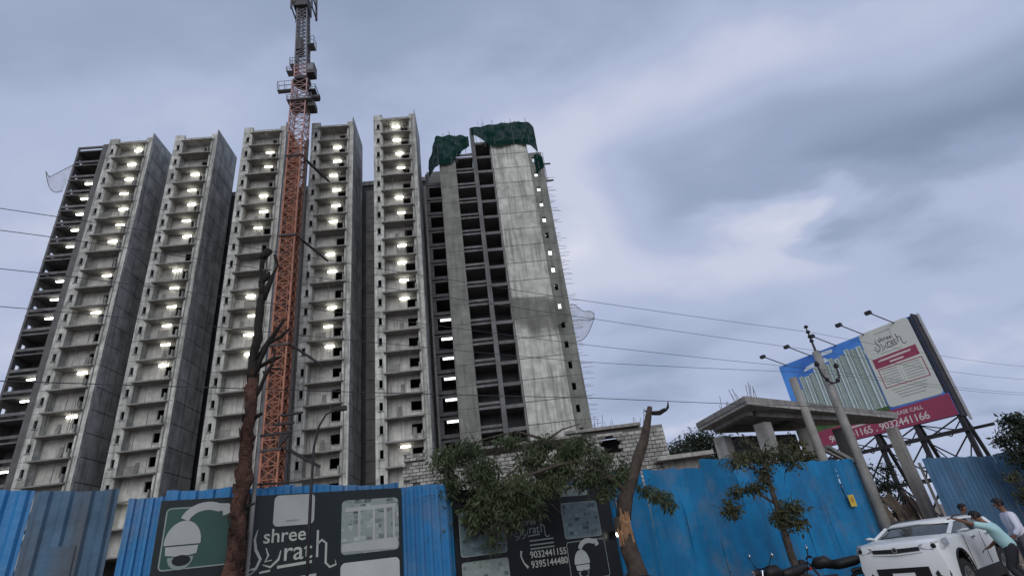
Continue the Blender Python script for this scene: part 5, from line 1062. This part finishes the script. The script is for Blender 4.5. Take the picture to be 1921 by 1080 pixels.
# ================================================================ people
M['skin'] = mat('brown_skin', (0.17, 0.085, 0.055), 0.6, 0.1, 6.0)
M['lip'] = mat('lip', (0.12, 0.045, 0.04), 0.6, 0.1, 6.0)
M['hair'] = mat('black_hair', (0.009, 0.008, 0.009), 0.6, 0.2, 20.0)
M['cloth_cyan'] = mat('pale_aqua_shirt', (0.36, 0.56, 0.57), 0.9, 0.12, 3.0)
M['cloth_white'] = mat('white_shirt', (0.60, 0.60, 0.70), 0.9, 0.10, 3.0)
M['cloth_pink'] = mat('crimson_shirt', (0.42, 0.03, 0.10), 0.9, 0.12, 3.0)
M['trouser_dark'] = mat('charcoal_trousers', (0.022, 0.024, 0.028), 0.9, 0.2, 4.0)
M['trouser_grey'] = mat('grey_trousers', (0.10, 0.105, 0.115), 0.9, 0.2, 4.0)
M['shoe'] = mat('dark_shoe', (0.02, 0.017, 0.015), 0.6, 0.2, 5.0)
def skinned(name, pts, edges, rad, m, parent, root=0, sub=2):
    me = bpy.data.meshes.new(name); me.from_pydata([tuple(p) for p in pts], edges, [])
    o = bpy.data.objects.new(name, me); col.objects.link(o); o.parent = parent
    md = o.modifiers.new('skin', 'SKIN'); sv = me.skin_vertices[0].data if me.skin_vertices else None
    if sv is None:
        me.attributes; bm = bmesh.new(); bm.from_mesh(me); bm.verts.layers.skin.verify(); bm.to_mesh(me); bm.free(); sv = me.skin_vertices[0].data
    for i, r in enumerate(rad): sv[i].radius = (r if isinstance(r, tuple) else (r, r)); sv[i].use_root = (i == root)
    ms = o.modifiers.new('sub', 'SUBSURF'); ms.levels = sub; ms.render_levels = sub
    bpy.context.view_layer.update(); apply_mods(o); o.data.materials.clear(); o.data.materials.append(M[m]); o.data.polygons.foreach_set('use_smooth', [True] * len(o.data.polygons)); return o
def person(label, loc, rz, J, shirt, trousers, sleeve=0.55, hem=0.08, hair_tilt=(0, 0, 0)):
    """J gives pelvis, chest, neck, head, and for l/r: shoulder, elbow, wrist, hand tip, hip, knee, ankle, toe (local, y = facing)"""
    t = thing('person', label, 'person', loc, rz); J = {k: Vector(v) for k, v in J.items()}
    P, Rd, E = [], [], []; ix = {}
    def add(k, p, r): ix[k] = len(P); P.append(Vector(p)); Rd.append(r); return ix[k]
    def link(a, b): E.append((ix[a], ix[b]))
    add('pelvis', J['pelvis'], (.135, .105)); add('waist', J['pelvis'].lerp(J['chest'], .5), (.12, .095)); add('chest', J['chest'], (.145, .105)); add('neckb', J['chest'].lerp(J['neck'], .72), (.085, .07)); add('neck', J['neck'], .052); 
    h = J['head']; ax = (h - J['neck']).normalized(); add('jaw', J['neck'].lerp(h, .55), (.062, .07)); add('head', h, (.074, .092)); add('crown', h + ax * .085, (.05, .062))
    for a, b in (('pelvis', 'waist'), ('waist', 'chest'), ('chest', 'neckb'), ('neckb', 'neck'), ('neck', 'jaw'), ('jaw', 'head'), ('head', 'crown')): link(a, b)
    for s in 'lr':
        sh, el, wr, hd = J[s + 'sh'], J[s + 'el'], J[s + 'wr'], J[s + 'hd']
        add(s + 'sh', sh, .062); add(s + 'ua', sh.lerp(el, .5), .05); add(s + 'el', el, .042); add(s + 'fa', el.lerp(wr, .45), .038); add(s + 'wr', wr, .028)
        for a, b in (('chest', s + 'sh'), (s + 'sh', s + 'ua'), (s + 'ua', s + 'el'), (s + 'el', s + 'fa'), (s + 'fa', s + 'wr')): link(a, b)
        d = (hd - wr).normalized(); sd = d.cross(Vector((0, 0, 1))); sd = sd.normalized() if sd.length > .05 else Vector((1, 0, 0)); nn = d.cross(sd).normalized()
        add(s + 'palm', wr + d * .055, (.036, .02)); link(s + 'wr', s + 'palm')
        for q, (o, ln) in enumerate(((-.03, .075), (-.01, .088), (.011, .083), (.03, .065))):
            k = s + 'f%d' % q; b0 = wr + d * .085 + sd * o; add(k + 'a', b0, .0095); add(k + 'b', b0 + d * ln * .55 + nn * .012, .0085); add(k + 'c', b0 + d * ln + nn * .04, .007); link(s + 'palm', k + 'a'); link(k + 'a', k + 'b'); link(k + 'b', k + 'c')
        b0 = wr + d * .04 + sd * .036; add(s + 't1', b0, .011); add(s + 't2', b0 + d * .035 + sd * .03, .010); add(s + 't3', b0 + d * .07 + sd * .035 + nn * .015, .008); link(s + 'palm', s + 't1'); link(s + 't1', s + 't2'); link(s + 't2', s + 't3')
        hp, kn, an, to = J[s + 'hp'], J[s + 'kn'], J[s + 'an'], J[s + 'to']
        add(s + 'hp', hp, .092); add(s + 'th', hp.lerp(kn, .5), .078); add(s + 'kn', kn, .057); add(s + 'ca', kn.lerp(an, .35), .055); add(s + 'an', an, .038); add(s + 'to', to, (.042, .026))
        for a, b in (('pelvis', s + 'hp'), (s + 'hp', s + 'th'), (s + 'th', s + 'kn'), (s + 'kn', s + 'ca'), (s + 'ca', s + 'an'), (s + 'an', s + 'to')): link(a, b)
    body = skinned('body', P, E, Rd, 'skin', t)
    # face: nose, ears, eyes follow the facing of the head
    f = Vector(J.get('face', (0, 1, 0))).normalized(); side = f.cross(ax).normalized()
    ob('nose', MB().path([h + f * .082 + ax * .03, h + f * .105 - ax * .005, h + f * .098 - ax * .02], [.008, .014, .012], 6), 'skin', body)
    for s in (-1, 1):
        ob('ear', MB().path([h + side * s * .074 + ax * .02 - f * .01, h + side * s * .09 - f * .02, h + side * s * .074 - ax * .03 - f * .01], [.012, .02, .01], 6), 'skin', body)
        ob('eye', MB().path([h + f * .084 + side * s * .03 + ax * .018, h + f * .092 + side * s * .03 + ax * .018], [.012, .008], 6), 'hair', body)
    ob('mouth', MB().path([h + f * .078 - side * .025 - ax * .045, h + f * .086 - ax * .047, h + f * .078 + side * .025 - ax * .045], .006, 5), 'lip', body)
    bm = bmesh.new(); bmesh.ops.create_uvsphere(bm, u_segments=18, v_segments=12, radius=1.0); me = bpy.data.meshes.new('hair')
    mt = Matrix((side, f, ax)).transposed(); c = h + ax * .035 - f * .014
    for v in list(bm.verts):
        if v.co.y > .35 and v.co.z < .32: v.co.y = .35
        if v.co.z < -.75: v.co.z = -.75
        q = Vector((v.co.x * .094, v.co.y * .112, v.co.z * .105)); q *= 1 + .06 * noise.noise(v.co * 4); v.co = c + mt @ q
    bm.to_mesh(me); bm.free(); me.polygons.foreach_set('use_smooth', [True] * len(me.polygons)); ob('hair', me, 'hair', t)
    # shirt: torso, loose hem and sleeves
    pv, ch = J['pelvis'], J['chest']; dn = (pv - ch).normalized()
    SP = [ch, pv.lerp(ch, .5), pv + dn * hem, ch.lerp(J['neck'], .62)]; SR = [(.190, .150), (.180, .150), (.195, .165), (.088, .078)]; SE = [(0, 1), (1, 2), (0, 3)]
    for s in 'lr':
        sh, el, wr = J[s + 'sh'], J[s + 'el'], J[s + 'wr']; i = len(SP)
        SP += [sh, sh.lerp(el, .55)]; SR += [.083, .076]; SE += [(0, i), (i, i + 1)]
        if sleeve > .6: SP += [el, el.lerp(wr, sleeve - .2)]; SR += [.066, .058]; SE += [(i + 1, i + 2), (i + 2, i + 3)]
        else: SP += [sh.lerp(el, .92)]; SR += [.078]; SE += [(i + 1, i + 2)]
    skinned('shirt', SP, SE, SR, shirt, t)
    TP = [pv, pv.lerp(ch, .32)]; TR = [(.158, .135), (.150, .125)]; TE = [(0, 1)]
    for s in 'lr':
        hp, kn, an = J[s + 'hp'], J[s + 'kn'], J[s + 'an']; i = len(TP); TP += [hp, hp.lerp(kn, .5), kn, kn.lerp(an, .5), kn.lerp(an, .95)]; TR += [.108, .094, .077, .070, .066]; TE += [(0, i)] + [(i + k, i + k + 1) for k in range(4)]
    skinned('trousers', TP, TE, TR, trousers, t)
    for s in 'lr':
        an, to = J[s + 'an'], J[s + 'to']; ob('shoe', MB().path([an + (an - to).normalized() * .04 - Vector((0, 0, .03)), an.lerp(to, .4) - Vector((0, 0, .02)), to, to + (to - an).normalized() * .03], [.045, .052, .048, .025], 8).mesh('shoe', smooth=True), 'shoe', t)
    return t
# bending to the car window, one arm along the roof edge
person('person in pale aqua shirt bending to the car window', (9.74, 13.26, 0.0), R(45), {
    'pelvis': (0, 0, .86), 'chest': (0.0, .16, 1.20), 'neck': (0, .26, 1.36), 'head': (0, .34, 1.48), 'face': (0, .85, -.4),
    'lsh': (-.19, .17, 1.26), 'lel': (-.30, .42, 1.36), 'lwr': (-.28, .66, 1.49), 'lhd': (-.26, .78, 1.52), 'rsh': (.19, .17, 1.26), 'rel': (.28, .20, .98), 'rwr': (.22, .40, .85), 'rhd': (.20, .49, .82),
    'lhp': (-.10, -.02, .82), 'lkn': (-.13, .14, .46), 'lan': (-.14, -.08, .085), 'lto': (-.15, .08, .03), 'rhp': (.10, -.02, .82), 'rkn': (.13, .10, .46), 'ran': (.14, -.16, .085), 'rto': (.16, 0, .03)}, 'cloth_cyan', 'trouser_dark', hem=.14)
person('person in white long-sleeved shirt standing at the right of the car', (10.28, 13.55, 0.03), R(70), {
    'pelvis': (0, 0, .97), 'chest': (0.0, .05, 1.33), 'neck': (0, .08, 1.50), 'head': (0, .12, 1.63), 'face': (.1, .9, -.2),
    'lsh': (-.20, .05, 1.40), 'lel': (-.27, .05, 1.12), 'lwr': (-.22, .22, .95), 'lhd': (-.20, .32, .92), 'rsh': (.20, .05, 1.40), 'rel': (.28, 0, 1.12), 'rwr': (.27, .12, .88), 'rhd': (.26, .16, .78),
    'lhp': (-.10, 0, .93), 'lkn': (-.12, .03, .50), 'lan': (-.13, -.05, .085), 'lto': (-.15, .12, .03), 'rhp': (.10, 0, .93), 'rkn': (.13, .04, .50), 'ran': (.15, -.02, .085), 'rto': (.17, .15, .03)}, 'cloth_white', 'trouser_grey', sleeve=.9, hem=.16)
person('person in crimson shirt seen behind the car roof', (11.5, 17.0, 0.06), R(215), {
    'pelvis': (0, 0, .93), 'chest': (0.0, .10, 1.28), 'neck': (0, .16, 1.45), 'head': (0, .20, 1.57), 'face': (0, .9, -.3),
    'lsh': (-.19, .10, 1.34), 'lel': (-.26, .25, 1.12), 'lwr': (-.15, .42, 1.05), 'lhd': (-.10, .50, 1.05), 'rsh': (.19, .10, 1.34), 'rel': (.27, .15, 1.08), 'rwr': (.24, .35, .95), 'rhd': (.22, .44, .94),
    'lhp': (-.10, 0, .90), 'lkn': (-.12, .04, .48), 'lan': (-.13, -.04, .085), 'lto': (-.15, .12, .03), 'rhp': (.10, 0, .90), 'rkn': (.12, .04, .48), 'ran': (.13, -.04, .085), 'rto': (.15, .12, .03)}, 'cloth_pink', 'trouser_grey')
